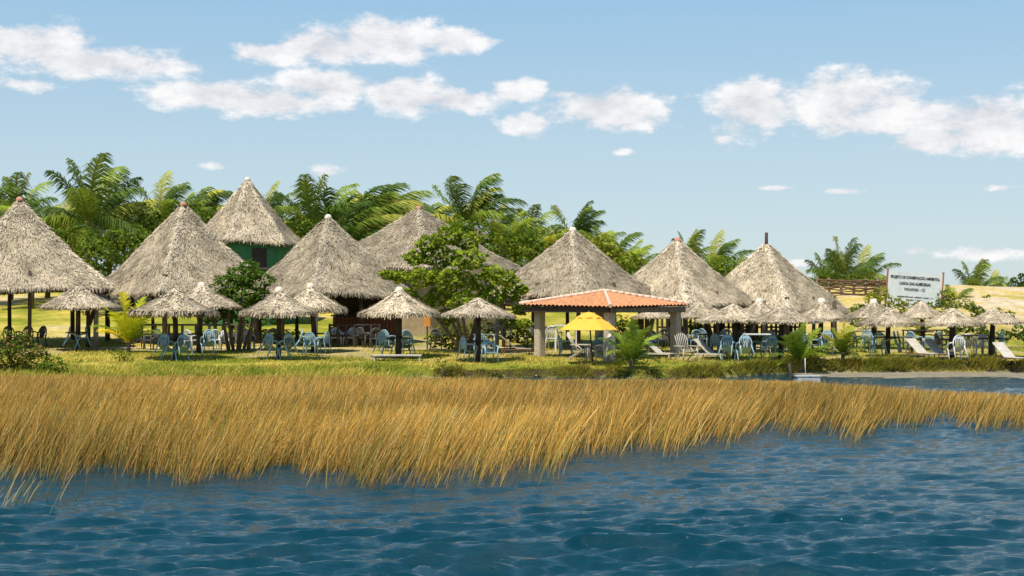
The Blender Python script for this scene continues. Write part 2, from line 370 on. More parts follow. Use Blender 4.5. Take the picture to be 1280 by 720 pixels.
def build_reeds():
    rng = np.random.RandomState(21)
    n = 380000
    D = 18.5 + (46.0 - 18.5) * rng.rand(n) ** 1.25
    X = (rng.rand(n) * 2 - 1) * (D * .43 + 2)
    px = X / D * F + 640; ne = CAMZ * F / (near_edge(px) + 5 * np.sin(px * .031) + 4 * np.sin(px * .083 + 1) - HOR)
    dist = D - ne
    keep = (dist > 0) | ((dist > -2.4) & (rng.rand(n) < .30 * np.exp(dist * 1.0) * (.05 + 1.1 * sstep(380, 560, px))))
    keep &= (dist < 0) | (dist > 1.0) | (rng.rand(n) < .28 + .6 * np.clip(dist, 0, 1))
    far = np.interp(px, [-500, 500, 900, 1000, 1080, 1280, 1800], [45.5, 45.5, 45, 42, 39, 36.5, 35])
    keep &= D < far
    # looser patches
    keep &= rng.rand(n) < np.clip(.86 + .55 * wob(X * 2.2, D * 2.2), .25, 1)
    D = D[keep]; X = X[keep]; px = px[keep]; dist = dist[keep]; n = len(D)
    capz = CAMZ - (cap_row(px) - HOR + 2.5 * wob(px * .12, D)) * D / F
    H = np.minimum(.88 + .12 * wob(X * 1.3, D * 1.3), np.maximum(capz, .10)) * rng.uniform(.60, 1.08, n)
    H *= np.where(dist < 0, .75, 1)
    tall = rng.rand(n) < .02; H = np.where(tall, H * 1.12, H)
    P = np.stack([X, D, np.full(n, -.04)], 1)
    gust = .35 + .09 * wob(X * .8 + 3, D * .8)
    lean = np.stack([gust + rng.normal(0, .19, n), rng.normal(0.02, .2, n), np.zeros(n)], 1)
    W = (.0040 + .00019 * D) * rng.uniform(.6, 1.3, n)
    g = rng.rand(n)[:, None]; h = rng.rand(n)[:, None]
    gold = np.array([.76, .435, .085]) * (1 - g) + np.array([.57, .275, .045]) * g
    pale = np.array([.72, .53, .20]); gold = np.where(h > .88, pale, gold)
    olive = np.array([.20, .20, .035]); gold = np.where(h < .21, olive, gold); gold = np.where((h > .21) & (h < .31), np.array([.27, .15, .045]), gold); gold = gold * rng.uniform(.6, 1.25, (n, 1))
    tone = 1 + .28 * wob(X * .55 + 20, D * .9)[:, None]
    gold = gold * np.clip(tone, .6, 1.4)
    mz = np.clip(.18 + .9 * wob(X * .4 - 11, D * .7 + 5), 0, .55)[:, None]; gold = gold * (1 - mz) + gold * np.array([.62, .66, .55]) * mz
    rust = np.array([.26, .11, .03]); moss = np.array([.17, .16, .03])
    c0 = np.where(rng.rand(n)[:, None] < .45, rust, moss) * rng.uniform(.6, 1.2, (n, 1))
    c0 = c0 * .75 + gold * .25
    V, Fq, C = blades(P, H, W, lean, .05, rng, c0, gold, 3)
    o = link('reed_bed', npmesh('reed_bed', V, Fq, C), M_reed)
    tag(o, 'golden dry reeds bending to the right in a broad belt along the water', None, kind='stuff')
    # the sparse tuft standing in the water on the left
    for k, (cx, n2, sp, lab) in enumerate([((25, 628), 26, 30, 'sparse tuft of straw reeds standing alone in open water at bottom left')]):
        q = at(cx[0], cx[1], 1); D0 = CAMZ * F / (632 - HOR); x0 = (cx[0] - 640) / F * D0
        P = np.stack([rng.normal(0, .30, n2) , rng.normal(0, .4, n2), np.full(n2, -.05)], 1)
        lean = np.stack([rng.normal(.55, .2, n2), rng.normal(0, .15, n2), np.zeros(n2)], 1)
        c = np.tile([.55, .40, .16], (n2, 1)) * rng.uniform(.6, 1.2, (n2, 1)); c[::3] = [.20, .24, .06]
        V, Fq, C = blades(P, rng.uniform(.3, .72, n2), np.full(n2, .013), lean, .08, rng, c * .6, c, 3)
        o = link('reed_tuft', npmesh('reed_tuft', V, Fq, C), M_reed); o.location = (x0, D0, 0)
        tag(o, lab, None, kind='stuff')
build_reeds()

def build_grass():
    rng = np.random.RandomState(31)
    n = 130000
    D = 43 + 24 * rng.rand(n) ** 1.4; X = (rng.rand(n) * 2 - 1) * (D * .44 + 2)
    z = ground(X, D); ok = z > .05
    dryp = np.clip(.5 + wob(X * 1.7 + 9, D * 1.7) * .5 + wob(X * .5 + 40, D * .5 - 7) * .5, 0, 1)
    ok &= ~((np.abs(D - (60.3 + .3 * np.sin(X * .35))) < .75) & (X < 5))
    ys = 47.2 + 2.9 * sstep(6, 10.5, X)
    ok &= (X < -3) | (D > ys + .1)
    ok &= rng.rand(n) > .8 * sstep(.16, .5, wob(X * 1.1 + 70, D * 1.5)) * sstep(50, 52, D)
    nb = 15000; xb = rng.uniform(-2.6, 24, nb); yb = 47.2 + 2.9 * sstep(6, 10.5, xb) + .25 * np.sin(xb * .9) + .12 * np.sin(xb * 2.3 + 1) + rng.uniform(.03, .42, nb) ** 1
    isb = np.concatenate([np.zeros(ok.sum(), bool), np.ones(nb, bool)])
    X, D, z, dryp = [np.concatenate([p_, q_]) for p_, q_ in ((X[ok], xb), (D[ok], yb), (z[ok], ground(xb, yb)), (dryp[ok], rng.uniform(.2, 1.2, nb)))]; n = len(X)
    H = rng.uniform(.035, .10, n) * (1 + .5 * wob(X * 2, D * 2))
    sh = sstep(50.5, 46, D) * sstep(-1, -5, X); H = H + sh * rng.uniform(.05, .24, n)
    H = np.where(isb, rng.uniform(.08, .26, n) * np.clip(.8 + wob(X * 3, D), .2, 1.3), H); H = np.clip(H, .02, .4)
    P = np.stack([X, D, z - .01], 1); lean = np.stack([rng.normal(.3, .35, n), np.where(isb, rng.normal(-.7, .4, n), rng.normal(0, .3, n)), np.zeros(n)], 1)
    g = np.array([.25, .28, .03]); d = np.array([.54, .43, .085]); t = np.clip(dryp * .9 - .05 + .45 * wob(X * 2.6 + 5, D * 3) + rng.normal(0, .22, n), 0, 1)[:, None]
    c = (g * (1 - t) + d * t) * rng.uniform(.65, 1.3, (n, 1))
    V, Fq, C = blades(P, H, np.full(n, .022) * rng.uniform(.7, 1.4, n), lean, .1, rng, c * .8, c, 2)
    tag(link('short_grass', npmesh('short_grass', V, Fq, C), M_grass), 'short yellow green grass on the lakeshore lawn', None, kind='stuff')
build_grass()

# ------------------------------------------------------------------ thatch
def thatch(Rad, H, sides, rot, nstrip, slen, swid, nfringe, fl, seed, rnd=.0, nridge=0, sag=.05, tone=1.0):
    rng = np.random.RandomState(seed)
    def poly(th):
        s = 2 * math.pi / sides; a = np.mod(th - rot, s) - s / 2
        p = math.cos(s / 2) / np.cos(a)
        return p * (1 - rnd) + rnd
    lump = [(rng.randint(2, 9), rng.uniform(0, 6.28), rng.uniform(.2, 1)) for _ in range(6)]
    def P(t, th):
        r = Rad * t * poly(th)
        for k, p, a in lump: r = r * (1 + .008 * a * np.sin(k * th + p + t * 5))
        z = H * (1 - t) - sag * H * np.sin(np.pi * np.clip(t, 0, 1)) + .02 * H * np.sin(th * 3 + t * 9 + seed) * t
        return np.stack([r * np.cos(th), r * np.sin(th), z], -1)
    Vs, Fs, Cs = [], [], []; off = 0
    def put(V, Fq, C):
        nonlocal off
        Vs.append(V); Fs.append(Fq + off); Cs.append(C); off += len(V)
    # shell: outer skin, eave edge, inner lining
    nt, nh = 14, 64
    th = np.linspace(0, 2 * np.pi, nh + 1)[:-1]; tt = np.linspace(.015, 1, nt)
    T, TH = np.meshgrid(tt, th, indexing='ij'); A = P(T, TH).reshape(-1, 3); B = A * np.array([.97, .97, 1]) - np.array([0, 0, min(.16, .12 * H)])
    V = np.concatenate([A, B]); i = np.arange(nt - 1)[:, None] * nh + np.arange(nh)[None]; j = np.arange(nt - 1)[:, None] * nh + (np.arange(nh)[None] + 1) % nh
    i = i.ravel(); j = j.ravel(); f1 = np.stack([i, i + nh, j + nh, j], 1); f2 = f1[:, ::-1] + nt * nh
    e = (nt - 1) * nh + np.arange(nh); e2 = (nt - 1) * nh + (np.arange(nh) + 1) % nh
    f3 = np.stack([e, e + nt * nh, e2 + nt * nh, e2], 1)
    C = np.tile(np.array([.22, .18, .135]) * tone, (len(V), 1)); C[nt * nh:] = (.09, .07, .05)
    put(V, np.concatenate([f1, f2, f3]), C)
    def cols(n):
        g = rng.rand(n)[:, None]
        c = np.array([.36, .31, .235]) * (1 - g) + np.array([.53, .465, .355]) * g
        k = rng.rand(n)
        c[k < .11] = (.13, .10, .065); c[k > .95] = (.66, .58, .46); c[(k > .88) & (k < .93)] = (.45, .33, .20)
        return c * tone * np.array([1.03, .995, .93])
    def strips(t, th, ln, wd, yaw, l0, l1, extra=None):
        n = len(t); eps = 1e-3
        p = P(t, th); d = P(t + eps, th) - P(t - eps, th); d /= np.linalg.norm(d, axis=1)[:, None]
        s = P(t, th + eps) - P(t, th - eps); s /= np.linalg.norm(s, axis=1)[:, None]
        nn = np.cross(s, d); nn *= np.where(nn[:, 2] < 0, -1, 1)[:, None]; nn /= np.linalg.norm(nn, axis=1)[:, None]
        dd = d * np.cos(yaw)[:, None] + s * np.sin(yaw)[:, None]; ss = s * np.cos(yaw)[:, None] - d * np.sin(yaw)[:, None]
        a = p + nn * l0[:, None]; b = a + dd * (ln * .55)[:, None] + nn * (l1 * .35)[:, None]; c = a + dd * ln[:, None] + nn * l1[:, None]
        if extra is not None: c = c + extra
        w = wd[:, None] / 2
        V = np.stack([a - ss * w, a + ss * w, b - ss * w, b + ss * w, c - ss * w * .45, c + ss * w * .45], 1).reshape(-1, 3)
        o = np.arange(n) * 6; Fq = np.concatenate([np.stack([o, o + 1, o + 3, o + 2], 1), np.stack([o + 2, o + 3, o + 5, o + 4], 1)])
        return V, Fq, np.repeat(cols(n), 6, 0)
    n = nstrip; t = np.sqrt(rng.uniform(.004, .97, n)); th = rng.uniform(0, 2 * np.pi, n)
    ln = slen * rng.uniform(.5, 1.25, n) * np.clip(t * 2.2, .35, 1)
    yaw = rng.normal(0, .42, n)
    put(*strips(t, th, ln, swid * rng.uniform(.5, 1.4, n), yaw, rng.uniform(0, .025, n), rng.uniform(.0, .045, n) * slen / .3))
    # eave fringe
    n = nfringe; th = rng.uniform(0, 2 * np.pi, n); t = rng.uniform(.955, 1.0, n)
    ex = np.zeros((n, 3)); ex[:, 2] = -rng.uniform(.15, .8, n) * fl
    put(*strips(t, th, fl * rng.uniform(.3, .9, n), swid * 1.25 * rng.uniform(.5, 1.3, n), rng.normal(0, .25, n), rng.uniform(-.05, .03, n), np.zeros(n), ex))
    # hips: bundles folded over the ridge lines
    if nridge:
        for q in range(sides):
            n = nridge; t = rng.uniform(.03, .98, n); sg = np.where(rng.rand(n) < .5, -1, 1)
            th = rot + q * 2 * np.pi / sides + rng.normal(0, .02, n) / np.maximum(t, .15)
            V, Fq, C = strips(t, th, slen * rng.uniform(.5, 1.0, n), swid * 1.4 * rng.uniform(.6, 1.3, n), sg * rng.uniform(.1, .8, n), rng.uniform(.01, .06, n), rng.uniform(-.02, .03, n))
            C = C * .4 + np.array([.66, .56, .42]) * .6
            put(V, Fq, C)
    return npmesh('thatched_roof', np.concatenate(Vs), np.concatenate(Fs), np.concatenate(Cs))

CAP_PROF = [(.001, .16), (.07, .155), (.12, .12), (.15, .06), (.17, 0), (.16, -.06), (.001, -.06)]
def cap(parent, z, mat, s=1.0, loc=(0, 0)):
    return MB().lathe([(r * s, q * s) for r, q in CAP_PROF], (loc[0], loc[1], z), 14).build('ridge_cap', mat, parent)

HUTS = {}
def hut(key, apx, apy, eavey, hw, D, seed, label, capm=None, rotdeg=-90, sides=4, post_rows=True, greyposts=(), nst=26000, npost=8, tone=1.0, pole=False):
    x = (apx - 640) / F * D; ez = CAMZ + (HOR - eavey) / F * D; az = CAMZ + (HOR - apy) / F * D; rad = hw / F * D
    g = gz(x, D); root = empty('thatched_hut', (x, D, g)); tag(root, label, 'thatched hut', 'large thatched huts along the shore')
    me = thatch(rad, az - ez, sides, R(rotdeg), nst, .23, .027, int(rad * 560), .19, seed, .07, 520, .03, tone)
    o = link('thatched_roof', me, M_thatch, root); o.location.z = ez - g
    if capm: cap(root, az - g - .08, capm, 1.0)
    if pole: MB().tube([(0, 0, az - g - .4), (.01, 0, az - g + .45)], [.085, .07]).build('finial_pole', M_post, root)
    if post_rows:
        for k in range(npost):
            a = R(rotdeg) + 2 * math.pi * k / npost; s = math.pi / 2
            aa = ((a - R(rotdeg)) % s) - s / 2; pr = rad * .80 * (math.cos(s / 2) / math.cos(aa) * .84 + .16)
            if sides != 4: pr = rad * .8
            qx, qy = pr * math.cos(a), pr * math.sin(a); zb = gz(x + qx, D + qy) - g - .1
            top = (az - ez) * .19 + ez - g
            rr = .10 + .02 * math.sin(k * 3 + seed)
            MB().tube([(qx, qy, zb), (qx + .02 * math.sin(k), qy, (zb + top) / 2), (qx, qy, top)], [rr, rr * .95, rr * .9]).build('post', M_greypost if k in greyposts else M_post, root)
    HUTS[key] = (x, D, g, rad, ez, az, root)
    return root
hut('a', 24, 248, 362, 139, 62, 1, 'large thatched hut with clay cap, cut off by the left edge of the photo', M_clay, -108, greyposts=(0, 2))
hut('b', 229, 254, 366, 118, 65, 2, 'large thatched hut second from the left, behind the two overlapping parasols', M_clay, -90)
hut('c', 410, 270, 368, 112, 63.5, 3, 'large thatched hut with pale cap sheltering a dark wooden bar and railing', M_cement, -92, greyposts=(0,))
hut('f', 716, 286, 370, 108, 61, 6, 'large thatched hut rising directly behind the orange tiled pavilion', M_cement, -88)
hut('g', 847, 299, 380, 100, 62.5, 7, 'large thatched hut with reddish cap just right of the tiled pavilion roof', M_clay, -90)
hut('h', 958, 303, 388, 107, 64.5, 8, 'rightmost large thatched hut with a bare pole sticking out of its peak', None, -84, pole=True)
r5 = hut('e', 523, 259, 338, 137, 72, 5, 'widest thatched hut far back, half hidden behind the spreading broadleaf tree', M_clay, -82, post_rows=False, nst=26000)
r4 = hut('d', 309, 223, 304, 70, 76, 4, 'tall thatched house on green painted walls behind the other huts', M_cement, -100, post_rows=False, sides=6, nst=15000)
def hut_walls(key, w, mat, door):
    x, D, g, rad, ez, az, root = HUTS[key]
    h = ez - g + .25
    m = MB(); m.lathe([(w, -.4), (w, h)], (0, 0, 0), 8)
    m.build('wall', mat, root)
    for a in (-118, -62):
        c, s = math.cos(R(a)), math.sin(R(a)); rr = w * math.cos(math.pi / 8) + .012
        mm = Matrix.Rotation(R(a + 90), 3, 'Z')
        f = MB(); f.box((c * rr, s * rr, h - 1.1), (.9, .06, 1.0), mm); fo = f.build('window', M_dark, root)
        MB().box((c * (rr + .03), s * (rr + .03), h - 1.65), (1.05, .12, .07), mm).build('sill', M_bark, fo)
hut_walls('d', 2.45, M_green, True); hut_walls('e', 4.3, M_ochre, True)

# bar and railing under the third hut, railing under the second
def railing(x0, x1, D, label, h=.95, mat=None, sp=.32):
    a = Vector(((x0 - 640) / F * D, D, 0)); b = Vector(((x1 - 640) / F * D, D + .15, 0)); a.z = gz(a.x, a.y); b.z = gz(b.x, b.y)
    root = empty('wooden_railing', (a + b) / 2); tag(root, label, 'railing'); L = (b - a).length; n = int(L / sp)
    for zz in (h, h * .52): MB().tube([(-L / 2, 0, zz), (L / 2, 0, zz)], .045, 6).build('rail', mat or M_dark, root)
    for i in range(n + 1):
        X = -L / 2 + L * i / n
        MB().box((X, .0, h / 2 - .05), (.10, .10, h + .2)).build('baluster', mat or M_dark, root)
    return root
railing(412, 474, 61.0, 'dark wooden railing in front of the brown bar under the pale capped hut')
railing(160, 312, 63.2, 'weathered brown wooden railing behind the overlapping parasols', .85, M_bark, .55)
railing(822, 1006, 66.5, 'low dark fence added to darken the space behind the crowded parasol row', .95, M_dark, .22)  # fence added to fill the dark band under the right huts
def bar():
    D = 64.0; a = at(416, 400, D); b = at(497, 400, D); cx = (a.x + b.x) / 2; g = gz(cx, D); w = b.x - a.x
    root = empty('bar_counter', (cx, D, g)); tag(root, 'reddish brown board bar counter in deep shade under the pale capped hut', 'bar counter')
    m = MB(); n = 16
    for i in range(n): m.box((-w / 2 + w * (i + .5) / n, 0, .55), (w / n - .02, .12 + .02 * (i % 2), 1.2))
    m.build('front_boards', M_counter, root); MB().box((0, .15, 1.2), (w + .15, .5, .07)).build('counter_top', M_dark, root)
    MB().box((0, 1.0, 1.1), (w, .08, 2.3)).build('back_wall', M_dark, root)
bar()
# ------------------------------------------------------------------ parasols of thatch
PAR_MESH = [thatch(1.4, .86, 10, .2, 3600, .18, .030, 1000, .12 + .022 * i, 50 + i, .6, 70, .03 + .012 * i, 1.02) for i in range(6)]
def tabletop_mesh(): return MB().lathe([(.001, .71), (.46, .71), (.48, .73), (.46, .755), (.001, .755)], (0, 0, 0), 16).mesh('tabletop')
TT = tabletop_mesh()
PARS = {}
def parasol(key, apx, apy, eavey, hw, bpx, bpy_, label, capm=None, table=True, tilt=0, seed=0, light=False):
    b = on_ground(bpx, bpy_); D = b.y; x = (apx - 640) / F * D; g = b.z
    ez = CAMZ + (HOR - eavey) / F * D - g; az = CAMZ + (HOR - apy) / F * D - g; rad = hw / F * D
    root = empty('thatched_parasol', (b.x, D, g)); tag(root, label, 'thatched parasol', 'small thatched parasols on the lawn')
    o = link('thatched_roof', PAR_MESH[(seed + len(PARS)) % 6], M_thatch, root); o.location = (x - b.x, 0, ez); o.scale = (rad / 1.4, rad / 1.4, (az - ez) / .86)
    o.rotation_euler = (R(tilt), R(tilt * .7), seed * 1.7 + len(PARS))
    rr = .115 + .012 * math.sin(seed * 5)
    MB().tube([(0, 0, -.15), (.02, 0, ez * .5), (x - b.x, 0, az - .12)], [rr, rr * .93, rr * .75]).build('post', M_greypost if light else M_post, root)
    if capm: cap(root, az - .05, capm, 1.0, (x - b.x, 0))
    if table: 
        t = link('tabletop', TT, M_dark, root)
    PARS[key] = (b.x, D, g)
parasol('u1', 98, 357, 383, 47, 97, 438, 'thatched parasol standing before the left edge hut, alone left of the yellow young palm', seed=0, tilt=1)
parasol('u1b', 124, 364, 384, 28, 110, 434.5, 'small thatched parasol half hidden behind the one left of the yellow young palm', seed=1, table=False)
parasol('u2', 218, 360, 390, 53, 219, 449, 'thatched parasol without cap overlapping a white capped one right of the yellow young palm', seed=2, tilt=-2)
parasol('u3', 252, 356, 383, 48, 249, 441, 'white capped thatched parasol half hidden behind an uncapped one, left of the round tree', M_cement, seed=3)
parasol('u4', 349, 362, 389, 46, 348, 449, 'thatched parasol with white cap just right of the dark round tree', M_cement, seed=1, tilt=1)
parasol('u5', 388, 357, 385, 44, 392, 440, 'tan capped thatched parasol right in front of the hut with the bar', M_cement, seed=0)
parasol('u6', 499, 362, 391, 49, 498, 447, 'thatched parasol with pale cap standing behind a low white board and four blue chairs', M_cement, seed=3)
parasol('u7', 598, 372, 393, 45, 597, 452, 'thatched parasol without cap under the right branches of the broadleaf tree', seed=2, tilt=-1)
parasol('u7b', 632, 363, 377, 30, 620, 437, 'thatched parasol mostly hidden between the broadleaf tree and tiled roof', seed=1, table=False, light=True)
parasol('u8', 818, 384, 396, 28, 811, 440, 'small thatched parasol seen beneath the right end of the tiled roof', seed=0, table=False, light=True)
parasol('u9', 876, 378, 396, 41, 888, 441, 'thatched parasol directly right of the pavilion column, first of the crowded row', seed=2)
parasol('u10', 916, 380, 400, 45, 919, 450, 'thatched parasol in the crowded row with two blue chairs tipped at its post', seed=3)
parasol('u11', 949, 376, 397, 38, 934, 440, 'thatched parasol with white cap at the back of the crowded row', M_cement, seed=1)
parasol('u12', 977, 382, 402, 45, 976, 450, 'thatched parasol whose post stands just left of the spiky lakeside bush', seed=0, tilt=-1)
parasol('u13', 1027, 376, 398, 36, 1025, 442, 'thatched parasol with white cap at the right end of the crowded row', M_cement, seed=2)
parasol('u14', 1092, 377, 396, 35, 1092, 436, 'thatched parasol with pale cap left below the white sign, partly behind another', M_cement, seed=3)
parasol('u15', 1111, 384, 403, 38, 1109, 446, 'thatched parasol without cap in front of the pale capped one near the sign', seed=1, tilt=1)
parasol('u16', 1152, 376, 396, 29, 1153, 437, 'thatched parasol directly beneath the white sign, behind two white loungers', seed=2)
parasol('u17', 1191, 385, 404, 37, 1189, 450, 'second thatched parasol from the right edge, beside two white loungers', seed=3)
parasol('u18', 1242, 385, 403, 36, 1239, 448, 'rightmost thatched parasol, next to the lone white lounger', seed=0, tilt=-1)
# spare posts standing in the crowded row
for px, py, lab in [(942, 437, 'dark bare post behind the white capped parasol of the crowded row'), (955, 436, 'dark bare post left of the pair by the spiky bush'), (1043, 436, 'dark bare post right of the white capped end parasol')]:
    b = on_ground(px, py); o = MB().tube([(0, 0, -.1), (.01, 0, 1.1), (0, 0, 2.0)], [.10, .09, .085]).build('timber_post', M_post); o.location = b; tag(o, lab, 'post', 'timber posts by the parasols')

# ------------------------------------------------------------------ chairs
def chair_proto(mat, name='plastic_chair'):
    root = empty(name)
    # seat: slightly dished panel; the chair faces -y
    m = MB(); n = 6; vs = []; 
    for j in range(n + 1):
        for i in range(n + 1):
            u = i / n * 2 - 1; v = j / n * 2 - 1
            vs.append((u * (.235 - .02 * v), v * .22, .43 - .02 * (1 - u * u) + .012 * (v < -.8) * -1 - .015 * v))
    fs = [(j * (n + 1) + i, j * (n + 1) + i + 1, (j + 1) * (n + 1) + i + 1, (j + 1) * (n + 1) + i) for j in range(n) for i in range(n)]
    m.add(vs, fs, True); m.add([(x, y, z - .03) for x, y, z in vs], [f[::-1] for f in fs], True)
    m.box((0, -.22, .415), (.44, .02, .05)); m.build('seat', mat, root)
    # back: arched hoop with upright slats
    b = MB(); P = []
    for k in range(15):
        a = math.pi * k / 14; P.append((-.245 * math.cos(a), .22 + .10 * (.2 + math.sin(a) * .9), .46 + .42 * math.sin(a) ** .75))
    b.tube(P, [.026] * 15, 7)
    for sx in (-.14, -.07, 0, .07, .14):
        zt = .46 + .42 * max(.1, 1 - (abs(sx) / .245) ** 2) ** .42; 
        b.tube([(sx * .8, .215, .42), (sx, .26, .62), (sx * 1.02, .31, zt)], [.02, .024, .024], 6, flat=.45)
    b.box((0, .31, .80), (.30, .018, .09), Matrix.Rotation(R(-14), 3, 'X'))
    b.build('backrest', mat, root)
    for s in (-1, 1):
        MB().tube([(s * .245, .23, .62), (s * .285, .08, .655), (s * .285, -.14, .65), (s * .265, -.23, .62)], [.024, .03, .03, .024], 7).build('armrest', mat, root)
        MB().tube([(s * .265, -.23, .63), (s * .24, -.225, .43), (s * .255, -.25, 0)], [.026, .032, .022], 7).build('leg', mat, root)
        MB().tube([(s * .23, .22, .52), (s * .225, .225, .42), (s * .26, .27, 0)], [.026, .032, .022], 7).build('leg', mat, root)
    return root
PROTO = {}
def chair(px, py, face, tip, label, kind='blue', group='plastic chairs on the lawn', s=1.0):
    s *= .92
    b = on_ground(px, py)
    if isinstance(face, str):
        tx, ty, _ = PARS[face]; rz = math.atan2(tx - b.x, -(ty - b.y))
    else: rz = R(face)
    if kind not in PROTO:
        PROTO[kind] = chair_proto({'blue': M_chair, 'white': M_chairw, 'grey': M_chairg}[kind]); r = PROTO[kind]
    else: r = copy_tree(PROTO[kind])
    p = R(tip); r.location = (b.x, b.y, b.z + .245 * s * math.sin(p)); r.rotation_euler = (p, 0, rz); r.scale = (s, s, s)
    tag(r, label, 'chair', group); return r
chair(86, 438, 'u1', 24, 'blue plastic chair tipped to the left of the post left of the young palm')
chair(107, 438, 'u1', 20, 'blue plastic chair tipped to the right of the post left of the young palm')
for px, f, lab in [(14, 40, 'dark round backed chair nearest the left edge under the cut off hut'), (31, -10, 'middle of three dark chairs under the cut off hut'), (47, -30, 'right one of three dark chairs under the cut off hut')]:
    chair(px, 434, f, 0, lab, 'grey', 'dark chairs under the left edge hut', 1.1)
chair(203, 451, 'u2', 32, 'blue plastic chair tipped to the left of the uncapped overlapping post')
chair(231, 452, 'u2', 34, 'blue plastic chair tipped to the right of the uncapped overlapping parasol post')
chair(262, 444, 'u3', 30, 'blue plastic chair tipped right of the white capped post left of the dark round tree')
chair(240, 437, 150, 0, 'shaded white chair left of the white capped post, before the brown railing', 'white')
chair(268, 436, 200, 0, 'shaded white chair right of the white capped post, left of the dark tree stems', 'white')
chair(287, 438, 60, 0, 'white chair just left of the dark tree stems', 'white')
chair(309, 438, 170, 8, 'white chair just right of the dark tree stems', 'white')
chair(334, 450, 'u4', 30, 'blue plastic chair tipped to the left of the post right of the dark tree')
chair(362, 450, 'u4', 26, 'blue plastic chair tipped right of the post right of the dark tree', )
chair(374, 443, 100, 30, 'blue chair lying tipped between the two parasol posts before the bar hut')
chair(388, 445, 175, 12, 'upright blue chair with open arched back before the bar hut')
chair(404, 442, -110, 8, 'grey blue chair beside the pale hut post left of the railing')
chair(420, 433, 10, 0, 'left one of two white chairs behind the dark bar railing', 'white')
chair(438, 433, -15, 0, 'right one of two white chairs behind the dark bar railing', 'white')
chair(477, 447, 140, 22, 'front left one of four blue chairs by the low white board')
chair(509, 447, 205, 20, 'front right one of four blue chairs by the low white board')
chair(484, 439, 150, 6, 'back left one of four blue chairs by the low white board')
chair(506, 439, 200, 6, 'back right one of four blue chairs by the low white board')
chair(582, 453, 120, 14, 'blue chair left of the post under the broadleaf tree, seen from behind')
chair(612, 454, 20, 0, 'blue chair right of the post under the broadleaf tree, beside the white lounger')
chair(601, 443, 175, 0, 'blue chair behind the post under the broadleaf tree')
chair(630, 436, 185, 0, 'shaded white chair left of the dark pavilion column', 'white', s=1.15)
chair(664, 434, 160, 0, 'shaded white chair just inside the left pavilion column', 'white', s=1.15)
chair(676, 435, 200, 0, 'second shaded white chair from the left pavilion column', 'white', s=1.15)
chair(692, 437, 165, 0, 'pale chair next to the tall white table in the pavilion', 'white', s=1.2)
chair(708, 446, 95, 0, 'blue chair left of the beige deck chair under the pavilion')
chair(741, 446, -60, 0, 'blue chair behind the yellow parasol pole')
chair(768, 446, 230, 20, 'blue chair between the front pavilion column and the lakeside palm bush')
chair(757, 454, -140, 10, 'white plastic chair at the foot of the front pavilion column', 'white')
chair(818, 438, 150, 0, 'shaded blue chair by the pale post beneath the right end of the tiled roof')
chair(868, 437, 190, 0, 'shaded blue chair right of the right pavilion column')
chair(880, 435, 150, 0, 'shaded blue chair left of the first post in the crowded row')
chair(897, 438, 220, 0, 'shaded blue chair right of the first post in the crowded row')
chair(897, 447, 130, 10, 'blue chair behind the sloping white lounger in the crowded row')
chair(908, 452, 'u10', 30, 'blue chair tipped left of its post, front of the crowded row')
chair(933, 453, 'u10', 34, 'blue chair tipped right of its post, front of the crowded row')
chair(951, 447, 215, 0, 'upright blue chair with rounded back in the crowded row')
chair(966, 451, 'u12', 18, 'blue chair left of the post by the spiky lakeside bush')
chair(962, 438, 170, 0, 'shaded blue chair at the back of the crowded row, between bare posts')
chair(989, 440, 190, 0, 'shaded blue chair behind the spiky lakeside bush')
chair(1003, 439, 150, 0, 'shaded blue chair behind the bushes, left of the end parasol post')
chair(1014, 444, 120, 0, 'blue chair left of the white capped end parasol post')
chair(1034, 445, 'u13', 26, 'blue chair leaning right of the white capped end parasol post')
chair(1085, 441, 150, 10, 'blue chair left of the pale capped post near the sign')
chair(1098, 446, 185, 14, 'light blue chair between the two close posts near the sign')
chair(1119, 446, 250, 24, 'grey blue chair fallen right of the uncapped post near the sign')
chair(1143, 440, 130, 0, 'blue chair left of the table beneath the sign')
chair(1166, 440, 215, 0, 'blue chair right of the table beneath the sign')
chair(1198, 453, 190, 20, 'white chair leaning right of the post beside two white loungers', 'white')
chair(1216, 444, 20, 0, 'light chair in the shade left of the rightmost parasol post', 'white')
chair(1228, 446, -20, 0, 'light chair closest on the left to the rightmost parasol post', 'white')
chair(1249, 445, 230, 14, 'blue chair behind the lone white lounger at the right edge')

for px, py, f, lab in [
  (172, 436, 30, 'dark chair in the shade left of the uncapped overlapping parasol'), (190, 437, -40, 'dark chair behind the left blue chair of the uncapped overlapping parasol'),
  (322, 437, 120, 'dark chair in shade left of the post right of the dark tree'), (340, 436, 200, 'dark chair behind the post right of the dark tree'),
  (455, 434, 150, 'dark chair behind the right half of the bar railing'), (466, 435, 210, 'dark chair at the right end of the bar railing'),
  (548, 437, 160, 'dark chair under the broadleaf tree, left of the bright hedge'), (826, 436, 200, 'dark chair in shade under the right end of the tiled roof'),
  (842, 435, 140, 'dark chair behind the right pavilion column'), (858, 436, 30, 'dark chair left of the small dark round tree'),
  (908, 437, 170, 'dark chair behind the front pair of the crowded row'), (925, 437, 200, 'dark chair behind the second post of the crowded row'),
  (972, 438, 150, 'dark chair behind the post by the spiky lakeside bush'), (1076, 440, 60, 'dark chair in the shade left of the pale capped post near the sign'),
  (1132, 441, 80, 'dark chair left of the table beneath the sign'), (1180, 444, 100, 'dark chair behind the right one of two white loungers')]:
    chair(px, py, f, 0, lab, 'grey', 'dark chairs in the shade', 1.05)  # grey chairs added as dark clutter for the shade under the huts
table(330, 436, 1.1, .8, .76, M_dark, 'dark table in the shade between the dark tree and next parasol') if False else None
